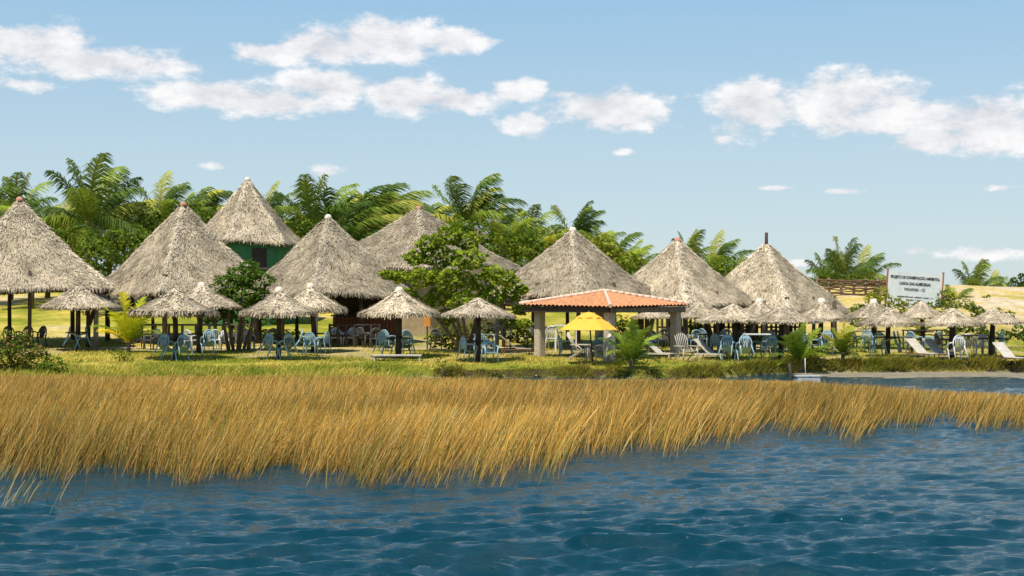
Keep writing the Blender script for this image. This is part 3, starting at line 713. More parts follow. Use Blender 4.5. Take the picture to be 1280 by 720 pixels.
# ------------------------------------------------------------------ loungers, deck chairs, tables
def lounger_proto(mat, legm):
    root = empty('sun_lounger')     # head at -x, foot at +x ; back raised
    ang = R(42); W = .62
    def slats(x0, z0, x1, z1, n, name):
        m = MB(); d = Vector((x1 - x0, 0, z1 - z0)); L = d.length; mm = Matrix.Rotation(-math.atan2(d.z, d.x), 3, 'Y')
        for k in range(n):
            y = -W / 2 + W * (k + .5) / n
            m.box(((x0 + x1) / 2, y, (z0 + z1) / 2), (L, W / n - .012, .022), mm)
        for f in (.12, .5, .88):
            m.box((x0 + d.x * f + d.z / L * .022, 0, z0 + d.z * f - d.x / L * .022), (.05, W, .02), mm)
        m.build(name, mat, root)
    slats(-.78, .95, 0, .32, 7, 'backrest'); slats(.02, .32, .75, .30, 7, 'seat')
    fr = MB()
    for s in (-1, 1):
        fr.box((.05, s * (W / 2 + .025), .28), (1.45, .035, .06)); fr.tube([(-.52, s * .3, .72), (-.50, s * .3, .28)], .018, 6)
    fr.build('frame', legm, root)
    for sx in (-.6, .66):
        for s in (-1, 1): MB().tube([(sx, s * .32, .27), (sx + .08 * (1 if sx > 0 else -1), s * .33, 0)], .026, 6).build('leg', legm, root)
    return root
LP = {}
def lounger(px, py, rz, label, legm=M_deckb, key='w', s=1.0):
    s *= .80
    if key not in LP: LP[key] = lounger_proto(M_deckw, legm); r = LP[key]
    else: r = copy_tree(LP[key])
    b = on_ground(px, py); r.location = b; r.rotation_euler = (0, 0, R(rz)); r.scale = (s, s, s)
    tag(r, label, 'lounger', 'white slatted loungers on the lawn'); return r
lounger(1153, 450, -62, 'left one of two white slatted loungers beside each other under the sign')
lounger(1174, 450, -62, 'right one of two white slatted loungers beside each other, next to a post')
lounger(1262, 456, -68, 'lone white slatted lounger by the right edge of the photo')
lounger(889, 450, -40, 'sloping white slatted lounger right of the right pavilion column', M_deckw, 'x')
lounger(645, 444, 10, 'white lounger with a dark frame under the tree, left of the pavilion')
lounger(825, 449, -35, 'striped white lounger between the lakeside palm bush and right pavilion column', M_deckw, 'x', .9)

def deckchair(px, py, rz, label, mat=M_deckw):
    root = empty('deck_chair'); b = on_ground(px, py)
    m = MB()
    for k in range(7):
        x = -.22 + .44 * k / 6
        m.tube([(x * .8, .12, .34), (x, .30, .72), (x * 1.0, .42, 1.02 - .25 * (x / .22) ** 2 * .4)], [.028, .03, .028], 6, flat=.4)
    m.build('backrest', mat, root)
    m = MB()
    for k in range(6): m.box((0, .14 - .10 * k, .34 + .012 * k), (.5, .085, .02))
    m.build('seat', mat, root)
    for s in (-1, 1):
        MB().box((s * .29, -.08, .56), (.11, .66, .025)).build('armrest', mat, root)
        MB().tube([(s * .27, -.36, .55), (s * .27, -.38, 0)], .028, 6).build('leg', mat, root)
        MB().tube([(s * .27, .16, .55), (s * .26, -.1, .33), (s * .27, .44, 0)], .028, 6).build('leg', mat, root)
    root.location = b; root.rotation_euler = (0, 0, R(rz)); tag(root, label, 'deck chair', 'wooden deck chairs by the pavilion')
deckchair(724, 450, 75, 'beige wooden deck chair with rounded back under the yellow parasol, left of its pole')
deckchair(748, 453, -80, 'beige wooden deck chair under the yellow parasol, right of its pole')
deckchair(857, 452, 20, 'white wooden deck chair leaning at the right pavilion column')

def table(px, py, w, d, h, mat, label, legs=4, name='table'):
    b = on_ground(px, py); root = empty(name, b); tag(root, label, 'table')
    MB().box((0, 0, h), (w, d, .045)).build('tabletop', mat, root)
    for sx in (-1, 1):
        for sy in (-1, 1): MB().box((sx * (w / 2 - .06), sy * (d / 2 - .06), h / 2 - .02), (.05, .05, h - .01)).build('leg', mat, root)
    return root
table(497, 451, 1.75, .6, .20, M_deckw, 'low white board table lying in front of four blue chairs')
table(606, 441, .9, .8, .74, M_white, 'white plastic table behind the post under the broadleaf tree')
table(707, 438, .95, .8, 1.02, M_chairw, 'tall pale table next to a pale chair inside the pavilion')
table(946, 442, 1.0, .8, .76, M_chairw, 'grey white table at the back of the crowded parasol row')
table(1153, 438, 1.5, .8, .82, M_dark, 'dark wooden table around the post beneath the white sign')
table(1203, 444, 1.9, .8, .76, M_dark, 'long dark wooden table behind the second post from the right edge')
table(443, 431, 2.2, .7, .76, M_dark, 'long dark wooden table behind the bar railing')

# ------------------------------------------------------------------ tiled pavilion
def pavilion():
    D = 50.6; cx = (756 - 640) / F * 53.5; cy = 53.6; g = gz(cx, cy)
    root = empty('tiled_pavilion', (cx, cy, g)); tag(root, 'open pavilion with low orange tiled hip roof on thick stuccoed columns', 'pavilion')
    E = CAMZ + .02 - g; Hh = .50; hd = 3.22                # half diagonal
    cor = [Vector((hd * math.cos(a), hd * math.sin(a), E - .08 * (i == 3))) for i, a in enumerate((0, math.pi / 2, math.pi, -math.pi / 2))]
    apex = Vector((0, 0, E + Hh))
    Vs, Fs = [], []; off = 0
    for q in range(4):
        a = cor[q]; b = cor[(q + 1) % 4]; e = b - a; L = e.length; ed = e.normalized(); mid = (a + b) / 2
        up = apex - mid; sl = up.length; ud = up.normalized(); nn = ed.cross(ud); nn = nn if nn.z > 0 else -nn
        nt = 22; nu = nt * 8; nv = 60
        u = np.linspace(0, 1, nu + 1); v = np.linspace(0, 1, nv + 1)
        U, Vv = np.meshgrid(u, v, indexing='ij')
        wv = np.abs(np.sin(U * nt * np.pi)) ; rows = 10; fr = (Vv * rows) % 1
        s = (U - .5) * (1 - Vv)
        # keep tile rows parallel: rows run up the slope, clipped by the hips
        s = np.clip(U - .5, -(1 - Vv) / 2, (1 - Vv) / 2)
        hgt = .055 * wv - .018 * fr + .02 * np.sin(U * 37 + Vv * 9) * .3
        p = np.array(mid)[None, None] + np.array(ed) * (s * L)[..., None] + np.array(ud) * (Vv * sl)[..., None] + np.array(nn) * hgt[..., None]
        Vs.append(p.reshape(-1, 3)); i = (np.arange(nu)[:, None] * (nv + 1) + np.arange(nv)[None]).ravel()
        Fs.append(np.stack([i, i + nv + 1, i + nv + 2, i + 1], 1) + off); off += (nu + 1) * (nv + 1)
    o = link('tiled_roof', npmesh('tiled_roof', np.concatenate(Vs), np.concatenate(Fs)), M_tile, root)
    m = MB()
    for c in cor:
        n = 13
        for k in range(n):
            p0 = c.lerp(apex, k / n) + Vector((0, 0, .05)); p1 = c.lerp(apex, (k + 1.12) / n) + Vector((0, 0, .05 + .01)); m.tube([p0, p1], [.075, .058], 8)
    m.build('ridge_tiles', M_ridge, root)
    MB().add([c * 1.0 - Vector((0, 0, .03)) for c in cor] + [apex - Vector((0, 0, .12))], [(0, 4, 1), (1, 4, 2), (2, 4, 3), (3, 4, 0)]).build('roof_lining', M_dark, root)
    for q in range(4):
        a = cor[q] * .93; b = cor[(q + 1) % 4] * .93; d = (b - a); mm = Matrix.Rotation(math.atan2(d.y, d.x), 3, 'Z')
        MB().box(((a.x + b.x) / 2, (a.y + b.y) / 2, E - .17), (d.length - .02, .16, .2), mm).build('beam', M_dark if q in (2,) else M_bark, root)
    for i, c in enumerate(cor):
        k = .76 if i == 2 else .83; w = .32; x, y = c.x * k, c.y * k; zb = gz(cx + x, cy + y) - g - .1; top = E - .06
        mm = Matrix.Rotation(R(45), 4, 'Z')
        me = MB().box((x, y, (zb + top) / 2), (w, w, top - zb), mm.to_3x3()).mesh('column'); bm = bmesh.new(); bm.from_mesh(me)
        bmesh.ops.bevel(bm, geom=bm.edges[:], offset=.025, segments=2, affect='EDGES'); bm.to_mesh(me); bm.free()
        link('column', me, M_column, root)
pavilion()

def yellow_parasol():
    b = on_ground(741, 456); D = b.y; root = empty('yellow_parasol', b)
    tag(root, 'bright yellow cloth parasol with a vented double top beside the front pavilion column', 'parasol')
    x0 = (736 - 640) / F * D - b.x; ez = CAMZ + (HOR - 412) / F * D - b.z; az = CAMZ + (HOR - 391) / F * D - b.z; rad = 38 / F * D
    def tier(name, r0, r1, z0, z1, scallop):
        m = MB(); n = 8; sub = 6; rings = 5; vs = []; fs = []
        for j in range(rings + 1):
            t = j / rings
            for k in range(n * sub):
                a = 2 * math.pi * (k + 3) / (n * sub); ph = (k % sub) / sub; sagg = math.sin(math.pi * ph)
                r = (r0 + (r1 - r0) * t) * (1 - .075 * sagg); z = z0 + (z1 - z0) * (t ** 1.25) + scallop * sagg * t
                vs.append((x0 + r * math.cos(a), r * math.sin(a), z))
        w = n * sub
        for j in range(rings):
            for k in range(w): fs.append((j * w + k, (j + 1) * w + k, (j + 1) * w + (k + 1) % w, j * w + (k + 1) % w))
        m.add(vs, fs); me = m.mesh(name); bm = bmesh.new(); bm.from_mesh(me); bmesh.ops.solidify(bm, geom=bm.faces[:], thickness=.008); bm.to_mesh(me); bm.free()
        return link(name, me, M_yellow, root)
    tier('canopy', .25, rad, az - .10, ez, .0); tier('vent_top', .02, rad * .46, az + .03, az - .22, .06)
    MB().tube([(0, 0, -.1), (x0, 0, az + .08)], .025, 8).build('pole', M_dark, root)
    for k in range(8):
        a = 2 * math.pi * (k + .5) / 8
        MB().tube([(x0, 0, az - .12), (x0 + rad * .96 * math.cos(a), rad * .96 * math.sin(a), ez - .0)], .009, 5).build('rib', M_dark, root)
yellow_parasol()

# ------------------------------------------------------------------ sign, fence, box by the water
def sign():
    D = 80.; a = at(1109, 338, D); b = at(1177, 343, D); cx = (a.x + b.x) / 2; zt = (a.z + b.z) / 2; W = (b - a).length; Hh = 2.15
    root = empty('notice_board', (cx, D, gz(cx, D))); tag(root, 'big white notice board with black lettering on two brown posts on the dune', 'sign')
    z0 = zt - root.location.z; tilt = Matrix.Rotation(R(4.0), 3, 'Y')
    MB().box((0, 0, z0 - Hh / 2), (W, .05, Hh), tilt).build('board', M_signw, root)
    for s in (-1, 1):
        t = tilt @ Vector((s * (W / 2 + .03), 0, Hh / 2 + .12)); t.z += z0 - Hh / 2
        bo = tilt @ Vector((s * (W / 2 + .03), 0, -Hh / 2 - 1.4)); bo.z += z0 - Hh / 2
        MB().tube([bo, t], .055, 6).build('post', M_counter, root)
    def text(s, size, up, w, bold=.006, name='lettering'):
        cu = bpy.data.curves.new('lettering', 'FONT'); cu.body = s; cu.size = size; cu.align_x = 'CENTER'; cu.align_y = 'CENTER'; cu.offset = bold; cu.extrude = .004
        o = bpy.data.objects.new('tmp', cu); COL.objects.link(o); bpy.context.view_layer.update()
        me = bpy.data.meshes.new_from_object(o.evaluated_get(bpy.context.evaluated_depsgraph_get())); wid = o.dimensions.x; bpy.data.objects.remove(o)
        me.materials.clear(); me.materials.append(M_ink)
        q = bpy.data.objects.new(name, me); COL.objects.link(q); q.parent = root
        p = tilt @ Vector((0, -.033, up)); q.location = (p.x, p.y, p.z + z0 - Hh / 2)
        q.rotation_euler = (tilt.to_4x4() @ Matrix.Rotation(R(90), 4, 'X')).to_euler(); k = w / wid; q.scale = (k, k * 1.45, 1)
    text('PROJETO DE CONSERVAÇÃO AMBIENTAL', .3, .75, 2.78, .012); 
    text('LAGOA DAS ALMÉCEGAS', .3, .41, 1.75, .012); text('PARAIPABA - CE', .26, .09, 1.15, .004)
    rng = random.Random(4); m = MB()       # three lines too small and weathered to read
    for up, x0, x1 in ((-.33, -.95, 1.05), (-.50, -.45, .4), (-.72, -.4, .1)):
        x = x0
        while x < x1:
            w = rng.uniform(.03, .055)
            p = tilt @ Vector((x + w / 2, -.030, up + rng.uniform(-.006, .006))); p.z += z0 - Hh / 2
            if rng.random() > .16: m.box(p, (w, .008, rng.uniform(.05, .085)), tilt)
            x += w + .014
    m.build('weathered_lines', M_ink, root)
sign()

def stick_fence():
    D = 84.; a = at(1022, 378, D); b = at(1112, 380, D)
    root = empty('stick_fence', ((a.x + b.x) / 2, D, 0)); root.location.z = gz(root.location.x, D)
    tag(root, 'rustic brown fence woven of crooked horizontal sticks on the dune', 'fence')
    L = (b.x - a.x) / 2; rng = random.Random(8); z0 = CAMZ + (HOR - 379) / F * D - root.location.z; z1 = CAMZ + (HOR - 349) / F * D - root.location.z
    for i in range(7):
        x = -L + 2 * L * i / 6; MB().tube([(x, 0, -.4), (x + rng.uniform(-.05, .05), 0, z1 + rng.uniform(-.1, .2))], .075, 6).build('post', M_bark, root)
    m = MB()
    for k in range(13):
        z = z0 + (z1 - z0) * (k + .3) / 13; pts = []
        for i in range(13): pts.append((-L + 2 * L * i / 12, (.09 if (i + k) % 2 else -.09), z + rng.uniform(-.06, .06)))
        m.tube(pts, rng.uniform(.03, .05), 5)
    m.build('woven_sticks', M_deckb, root)
stick_fence()

def water_box():
    D = 43.8; x = (1005 - 640) / F * D; root = empty('metal_box', (x, D, -.02)); tag(root, 'grey metal box with a thin white pipe at the water edge behind the reeds', 'metal box')
    me = MB().box((.1, 0, .10), (.72, .45, .28)).mesh('body'); bm = bmesh.new(); bm.from_mesh(me); bmesh.ops.bevel(bm, geom=bm.edges[:], offset=.015, segments=2, affect='EDGES'); bm.to_mesh(me); bm.free()
    link('body', me, M_metal, root)
    MB().box((.1, 0, .255), (.76, .48, .03)).build('lid', M_metal, root); MB().box((.468, 0, .10), (.02, .34, .2)).build('side_hatch', M_dark, root)
    MB().tube([(.06, .1, .26), (.05, .1, .80)], .011, 6).build('pipe', M_white, root)
    o = MB().tube([(0, 0, -.6), (.02, 0, .3), (-.02, 0, .62)], [.06, .055, .045], 7).build('mooring_stake', M_post); o.location = (x - .42, D + .1, 0); tag(o, 'dark wooden stake in the reeds left of the metal box', 'stake')
water_box()
def hanging_sign():
    b = on_ground(534, 436); root = empty('orange_board', b); tag(root, 'small orange board on a thin dark stake under the broadleaf tree', 'sign')
    MB().box((0, 0, 1.15), (.26, .05, .42)).build('board', M_orange, root); MB().tube([(0, .05, -.1), (0, .05, 1.5)], .03, 6).build('stake', M_dark, root)
hanging_sign()

# ------------------------------------------------------------------ palms
def palm_crown(seed, nf, Lf, wind, young=False, tint=(1, 1, 1), elmax=88, elmin=-8, lw=.046):
    rng = np.random.RandomState(seed); Vs, Fs, Cs = [], [], []; off = 0
    def add(V, Fq, C):
        nonlocal off
        Vs.append(V); Fs.append(Fq + off); Cs.append(C); off += len(V)
    for f in range(nf):
        u = (f + .5) / nf; az = f * 2.39996 + rng.normal(0, .2); el = R(elmin + (elmax - elmin) * (1 - u) ** .85 + rng.normal(0, 7))
        L = Lf * rng.uniform(.8, 1.1) * (.75 if u > .85 else 1)
        d = np.array([math.cos(az) * math.cos(el), math.sin(az) * math.cos(el), math.sin(el)]); p = np.array([0., 0, 0])
        n = 30; pts = [p.copy()]; dirs = [d.copy()]
        for k in range(n):
            t = k / n; d = d + np.array([wind * (.12 + 1.5 * t ** 1.3), 0, -(.16 + 1.0 * t) * (1.0 - .3 * wind)]) * (.072 if not young else .06); d /= np.linalg.norm(d)
            p = p + d * L / n; pts.append(p.copy()); dirs.append(d.copy())
        pts = np.array(pts); dirs = np.array(dirs)
        # rachis
        up = np.array([0, 0, 1.]); side = np.cross(dirs, up); sn = np.linalg.norm(side, axis=1)[:, None]; side = np.where(sn > .05, side / np.maximum(sn, 1e-6), np.array([1., 0, 0]))
        wv = np.linspace(.05, .012, n + 1)[:, None] * (Lf / 3.2)
        V = np.stack([pts - side * wv, pts + side * wv], 1).reshape(-1, 3); o = np.arange(n) * 2
        rc = np.array([.26, .24, .06]) * np.array(tint)
        add(V, np.stack([o, o + 1, o + 3, o + 2], 1), np.tile(rc, (len(V), 1)))
        # leaflets
        m = 64 if not young else 30; q = np.linspace(.10, .985, m); idx = q * n; i0 = np.minimum(idx.astype(int), n - 1); fr = (idx - i0)[:, None]
        P = pts[i0] * (1 - fr) + pts[i0 + 1] * fr; Dr = dirs[i0]; Sd = side[i0]
        kind = rng.rand(); c = np.array([.085, .145, .02]) if kind < .45 else (np.array([.21, .28, .03]) if kind < .82 else np.array([.44, .44, .07]))
        if u > .9 and rng.rand() < .2: c = np.array([.28, .18, .07])
        c = c * np.array(tint) * rng.uniform(.75, 1.25)
        for sg in (-1, 1):
            prof = np.sin(np.pi * np.clip(q * .92 + .06, 0, 1)) ** .55; ll = Lf * .29 * prof * rng.uniform(.85, 1.15, m)
            swp = .95
            nrm = np.cross(Sd, Dr); nrm *= np.where(nrm[:, 2:3] < 0, -1, 1)
            dl = Sd * sg + Dr * swp + nrm * .15; dl = dl / np.linalg.norm(dl, axis=1)[:, None]
            dl = dl + rng.normal(0, .09, (m, 3)); 
            a = P; b = a + dl * (ll * .5)[:, None]; b[:, 0] += wind * .13 * ll; b[:, 2] -= .10 * ll
            e = b + dl * (ll * .5)[:, None]; e[:, 0] += wind * .38 * ll; e[:, 2] -= (.55 if not young else .2) * ll
            ax = Dr * (lw * Lf / 3.2)
            V = np.stack([a - ax * .5, a + ax * .5, b - ax * .55, b + ax * .55, e - ax * .1, e + ax * .1], 1).reshape(-1, 3)
            o = np.arange(m) * 6; Fq = np.concatenate([np.stack([o, o + 1, o + 3, o + 2], 1), np.stack([o + 2, o + 3, o + 5, o + 4], 1)])
            C = np.repeat(c[None] * rng.uniform(.8, 1.2, (m, 1)), 6, 0)
            add(V, Fq, C)
    return npmesh('palm_crown', np.concatenate(Vs), np.concatenate(Fs), np.concatenate(Cs))
CROWNS = [palm_crown(100 + i, 16, 3.3, w) for i, w in enumerate((.15, .35, .5, .75, .3, .9))] + [palm_crown(120, 18, 3.3, 1.3), palm_crown(121, 18, 3.3, 1.5)] \
       + [palm_crown(130 + i, 16, 3.0, .45, tint=(1.35, 1.25, 1.0)) for i in range(3)]
def palm(px, py, D, var, s, label, group='coconut palms behind the huts', rz=0):
    py += 21 if px < 1000 else 14
    if 330 < px < 560: py += 8
    c = at(px, py, D); g = gz(c.x, D); root = empty('palm_tree', (c.x, D, g)); tag(root, label, 'palm tree', group)
    h = c.z - g; bx = -.10 * h
    MB().tube([(bx, 0, -.2), (bx * .8, 0, h * .3), (bx * .35, 0, h * .7), (0, 0, h)], [.20, .15, .13, .12], 8).build('trunk', M_bark, root)
    o = link('crown', CROWNS[var], M_palm, root); o.location = (0, 0, h); o.scale = (s, s, s); o.rotation_euler = (0, 0, R(rz))
PAL = [
 (22, 262, 90, 0, 1.15, 'palm rising behind the cap of the cut off left hut', 10),
 (-28, 268, 86, 8, 1.2, 'yellowish palm at the left edge of the photo', 0),
 (66, 282, 93, 8, 1.1, 'yellow green palm between the left hut and tallest palm', 0),
 (112, 262, 84, 0, 1.45, 'tallest palm with upright fronds between the two left huts', 25),
 (142, 272, 88, 4, 1.2, 'dark palm leaning over the right side of the tallest palm', -20),
 (165, 292, 92, 2, 1.0, 'low palm just right of the tallest palm', 0),
 (203, 262, 90, 1, 1.05, 'palm showing above the left slope of the second hut', 30),
 (250, 262, 95, 5, 1.0, 'windblown palm between the second hut and green walled house', -10),
 (285, 265, 97, 2, .9, 'palm half hidden by the left slope of the green walled house', 0),
 (335, 262, 92, 1, 1.0, 'palm showing right of the peak of the green walled house', 0),
 (392, 268, 84, 0, 1.25, 'tall palm behind the pale capped bar hut', -15),
 (424, 272, 88, 5, 1.2, 'palm with swept fronds right of the pale capped bar hut', 10),
 (456, 278, 84, 6, 1.3, 'palm blown flat to the right above the gap left of the widest hut', 0),
 (480, 270, 88, 7, 1.3, 'palm blown flat to the right just left of the widest hut peak', 10),
 (440, 290, 80, 6, 1.1, 'low windblown palm beside the left slope of the widest hut', -12),
 (535, 270, 92, 5, .9, 'thin palm right of the widest hut peak', 0),
 (588, 262, 88, 3, 1.15, 'palm with tousled crown between the widest hut and the right palms', 0),
 (622, 290, 92, 1, .9, 'drooping palm right of the tousled one', 0),
 (664, 290, 90, 0, .95, 'palm with fan of upright fronds left of the pavilion hut', 0),
 (688, 312, 84, 9, .95, 'low yellow green palm left of the hut behind the pavilion', 0),
 (722, 286, 92, 2, .95, 'palm whose fronds curve right above the hut behind the pavilion', -20),
 (765, 318, 86, 8, 1.05, 'yellow green palm on the right slope of the hut behind the pavilion', 0),
 (790, 330, 90, 10, .9, 'low palm between the pavilion hut and the next hut', 0),
 (862, 312, 90, 0, .80, 'small palm above the hut right of the pavilion', 20),
 (895, 325, 88, 1, .85, 'bushy palm between the two rightmost huts', 0),
 (925, 332, 92, 10, .7, 'low palm behind the rightmost hut on its left', 0),
 (1033, 345, 96, 0, .85, 'left one of three palms above the stick fence', 0),
 (1056, 342, 94, 4, .95, 'middle one of three palms above the stick fence', 40),
 (1080, 345, 97, 1, .85, 'right one of three palms above the stick fence', 0),
 (1218, 358, 92, 0, .85, 'palm standing on the dune right of the sign', 0),
 (1244, 368, 95, 1, .7, 'small palm near the right edge on the dune', 15),
 (1195, 376, 84, 8, .62, 'low yellow green palm hugging the right side of the sign', 0),
 (45, 300, 84, 9, 1.1, 'low palm with yellow fronds against the right slope of the cut off hut', 0),
 (88, 300, 90, 1, 1.1, 'low palm under the left side of the tallest palm', 60),
 (182, 285, 94, 9, 1.0, 'yellow tinged palm just left of the second hut peak', 0),
 (228, 275, 93, 10, 1.0, 'yellow tinged palm behind the second hut peak', 0),
 (365, 285, 90, 9, 1.0, 'yellow tinged palm on the right slope of the green walled house', 0),
 (508, 285, 95, 4, 1.0, 'low palm straight behind the widest hut peak', 0),
 (560, 288, 90, 9, 1.0, 'yellow tinged palm on the right slope of the widest hut', 0),
 (640, 300, 86, 10, .95, 'yellow tinged palm above the broadleaf tree on its right', 0),
 (745, 308, 92, 9, .9, 'yellow tinged palm right of the curved frond palm', 0),
]
for px, py, D, v, s, lab, rz in PAL: palm(px, py, D, v, s, lab, rz=rz)
YC = [palm_crown(140, 13, 1.5, .1, True, (2.2, 1.75, .6), 86, 38, .09), palm_crown(141, 15, 1.25, .1, True, (1.1, 1.1, .8), 88, 15, .10), palm_crown(142, 12, 1.2, .1, True, (1.5, 1.25, .9), 86, 10, .12)]
def young(px, py, v, s, label, rz=0):
    b = on_ground(px, py); root = empty('young_palm', b); tag(root, label, 'young palm', 'young palms on the lawn')
    MB().tube([(0, 0, -.1), (.02, 0, .30 * s)], [.08, .06], 7).build('trunk', M_bark, root)
    o = link('crown', YC[v], M_palm, root); o.location = (0, 0, .25 * s); o.scale = (s, s, s); o.rotation_euler = (0, 0, R(rz))
young(161, 440, 0, 1.3, 'young yellow green palm beside the parasol left of the second hut', 20)
young(789, 462, 1, 1.12, 'dense green young palm at the bank in front of the tiled pavilion')
young(1000, 464, 1, 1.15, 'spiky dark green young palm at the bank left of the metal box', 70)
young(1053, 452, 2, 1.0, 'small yellowish young palm on a short stem right of the crowded row', 0)
young(1150, 425, 2, .8, 'tiny young palm on the lawn behind the table beneath the sign', 50)

# ------------------------------------------------------------------ broadleaf trees and bushes
def leaf_cloud(clumps, per, size, seed, c1, c2, upbias=.6, shell=.55, hot=None, asp=.7):
    """clumps: (x,y,z,rx,ry,rz)"""
    rng = np.random.RandomState(seed); Pl = []; 
    for (x, y, z, rx, ry, rz) in clumps:
        n = int(per * (rx * rz) ** .75 * 4); d = rng.normal(0, 1, (n, 3)); d /= np.linalg.norm(d, axis=1)[:, None]
        rr = (shell + (1 - shell) * rng.rand(n)) ** .6 * (1 + .25 * np.sin(d[:, 0] * 5 + seed) * np.sin(d[:, 2] * 4 + x)) 
        Pl.append(np.array([x, y, z]) + d * rr[:, None] * np.array([rx, ry, rz]))
    P = np.concatenate(Pl); n = len(P)
    nrm = rng.normal(0, 1, (n, 3)); nrm[:, 2] = np.abs(nrm[:, 2]) + upbias; nrm /= np.linalg.norm(nrm, axis=1)[:, None]
    a = rng.normal(0, 1, (n, 3)); a -= nrm * (a * nrm).sum(1)[:, None]; a /= np.linalg.norm(a, axis=1)[:, None]; b = np.cross(nrm, a)
    s = size * rng.uniform(.6, 1.3, n)[:, None]
    V = np.stack([P - a * s, P - b * s * asp + nrm * s * .12, P + a * s, P + b * s * asp + nrm * s * .12], 1).reshape(-1, 3)
    o = np.arange(n) * 4; t = rng.rand(n)[:, None]
    C = (np.array(c1) * (1 - t) + np.array(c2) * t)
    if hot is not None: C = np.where(rng.rand(n)[:, None] < hot[0], np.array(hot[1]), C)
    return npmesh('foliage', V, np.stack([o, o + 1, o + 2, o + 3], 1), np.repeat(C, 4, 0))

def tree_px(name, base, D, cl, per, size, seed, c1, c2, stems, label, cat='tree', depth=1.0, squeeze=1.0, **kw):
    """clump centres given where they stand: photo direction at distance D, with their own depth spread"""
    rng = random.Random(seed); b = Vector(((base[0] - 640) / F * D, D, 0)); b.z = gz(b.x, D)
    root = empty(name, b); tag(root, label, cat); clumps = []
    for (px, py, r) in cl:
        p = at(px, py, D) - b; rr = r / F * D
        clumps.append((p.x, rng.uniform(-1, 1) * depth, p.z, rr * 1.15 * squeeze, rr * 1.1 * squeeze, rr * .72 * squeeze))
    link('crown', leaf_cloud(clumps, per, size, seed, c1, c2, **kw), M_leaf, root)
    m = MB()
    for (x0, i) in stems:
        c = clumps[i]; s = Vector((x0, 0, -.1)); e = Vector(c[:3]); mid = s.lerp(e, .5) + Vector((rng.uniform(-.15, .15), rng.uniform(-.1, .1), .15))
        m.tube([s, mid, e], [.085, .06, .025], 6)
    m.build('trunk', M_bark, root)
tree_px('broadleaf_tree', (583, 440), 56.3, [(560, 296, 22), (535, 305, 18), (585, 302, 20), (520, 322, 17), (553, 322, 26), (588, 326, 24), (616, 341, 15), (500, 346, 16), (530, 348, 22), (566, 350, 26), (602, 352, 24),
    (632, 350, 18), (482, 343, 11), (512, 368, 13), (548, 372, 22), (580, 376, 22), (612, 374, 22), (640, 366, 18), (652, 362, 10), (560, 396, 18), (650, 388, 12), (655, 404, 11), (634, 402, 12), (570, 285, 10)],
    300, .095, 3, (.13, .21, .015), (.30, .37, .03), [(0, 4), (.05, 9), (-.1, 14), (.05, 10), (.1, 16), (-.05, 7), (.1, 20)], 'wide broadleaf tree with layered yellow green leaves in front of the widest hut', depth=1.2, squeeze=.78, hot=(.06, (.40, .40, .06)))
tree_px('round_tree', (297, 431), 58, [(305, 345, 20), (288, 355, 18), (322, 352, 18), (280, 372, 14), (305, 370, 22), (330, 372, 14), (292, 388, 17), (316, 386, 18), (309, 334, 12), (276, 392, 10), (334, 390, 8)],
    300, .075, 4, (.045, .10, .012), (.12, .20, .02), [(-.35, 3), (-.15, 1), (.05, 4), (.2, 7), (.4, 5), (0, 0)], 'dense dark green round tree on many thin stems between two parasols', depth=.5)
tree_px('low_spreading_tree', (1208, 437), 60, [(1190, 414, 8), (1208, 410, 10), (1225, 412, 9), (1258, 420, 12), (1276, 414, 12), (1290, 420, 12)], 160, .08, 5, (.05, .09, .015), (.12, .16, .03),
    [(0, 0), (0, 1), (0, 2), (.1, 3)], 'low tree with bare forked stems under the two rightmost parasols', depth=.5)
def bush(px, py, D, cl, per, size, seed, c1, c2, label, name='bush', cat='bush', depth=.4, **kw):
    rng = random.Random(seed); x = (px - 640) / F * D; b = Vector((x, D, gz(x, D))); clumps = []
    for (qx, qy, r) in cl:
        p = at(qx, qy, D) - b; rr = r / F * D; clumps.append((p.x, rng.uniform(-1, 1) * depth, p.z, rr * 1.15, rr, rr * .85))
    root = empty(name, b); tag(root, label, cat, kw.pop('group', None))
    link('foliage', leaf_cloud(clumps, per, size, seed, c1, c2, **kw), M_leaf, root)
    m = MB()
    for c in clumps[:6]: m.tube([(rng.uniform(-.1, .1), 0, -.1), (c[0] * .6, c[1] * .6, c[2] * .6), c[:3]], [.03, .022, .01], 5)
    m.build('stems', M_bark, root)
G1, G2 = (.07, .13, .015), (.19, .25, .025); Y1, Y2 = (.16, .21, .02), (.32, .33, .04); K1, K2 = (.035, .07, .012), (.10, .15, .02)
bush(18, 470, 46.5, [(8, 430, 20), (28, 440, 20), (15, 452, 22), (45, 450, 17), (0, 450, 20), (30, 424, 9), (52, 440, 9)], 330, .05, 11, K1, G2, 'dark leafy bush with reddish twigs at the reed edge by the left border', depth=.3, hot=(.18, (.30, .15, .07)))
bush(70, 474, 45.5, [(66, 456, 14), (76, 462, 12), (58, 462, 12)], 330, .045, 12, G1, Y1, 'small bright green bush right of the dark leafy one at the reed edge', depth=.25)
bush(150, 452, 51, [(150, 443, 8), (158, 446, 7)], 300, .04, 13, G1, G2, 'low green tuft at the foot of the young yellow palm', depth=.2)
bush(466, 470, 47, [(470, 458, 7), (463, 462, 5)], 300, .035, 14, G1, Y1, 'little green tuft below the low white board', depth=.15)
bush(554, 470, 47, [(552, 452, 7), (558, 456, 8), (560, 464, 6)], 300, .035, 15, (.14, .13, .03), Y2, 'straw coloured tuft below the blue chairs under the broadleaf tree', depth=.2)
bush(575, 434, 59, [(560, 412, 14), (580, 418, 16), (600, 410, 14), (612, 422, 12), (545, 424, 12), (570, 425, 16), (640, 415, 14), (655, 422, 12)], 220, .07, 16, G1, Y2, 'bright hedge with reddish blooms behind the post under the broadleaf tree', depth=.4, hot=(.06, (.45, .14, .05)))
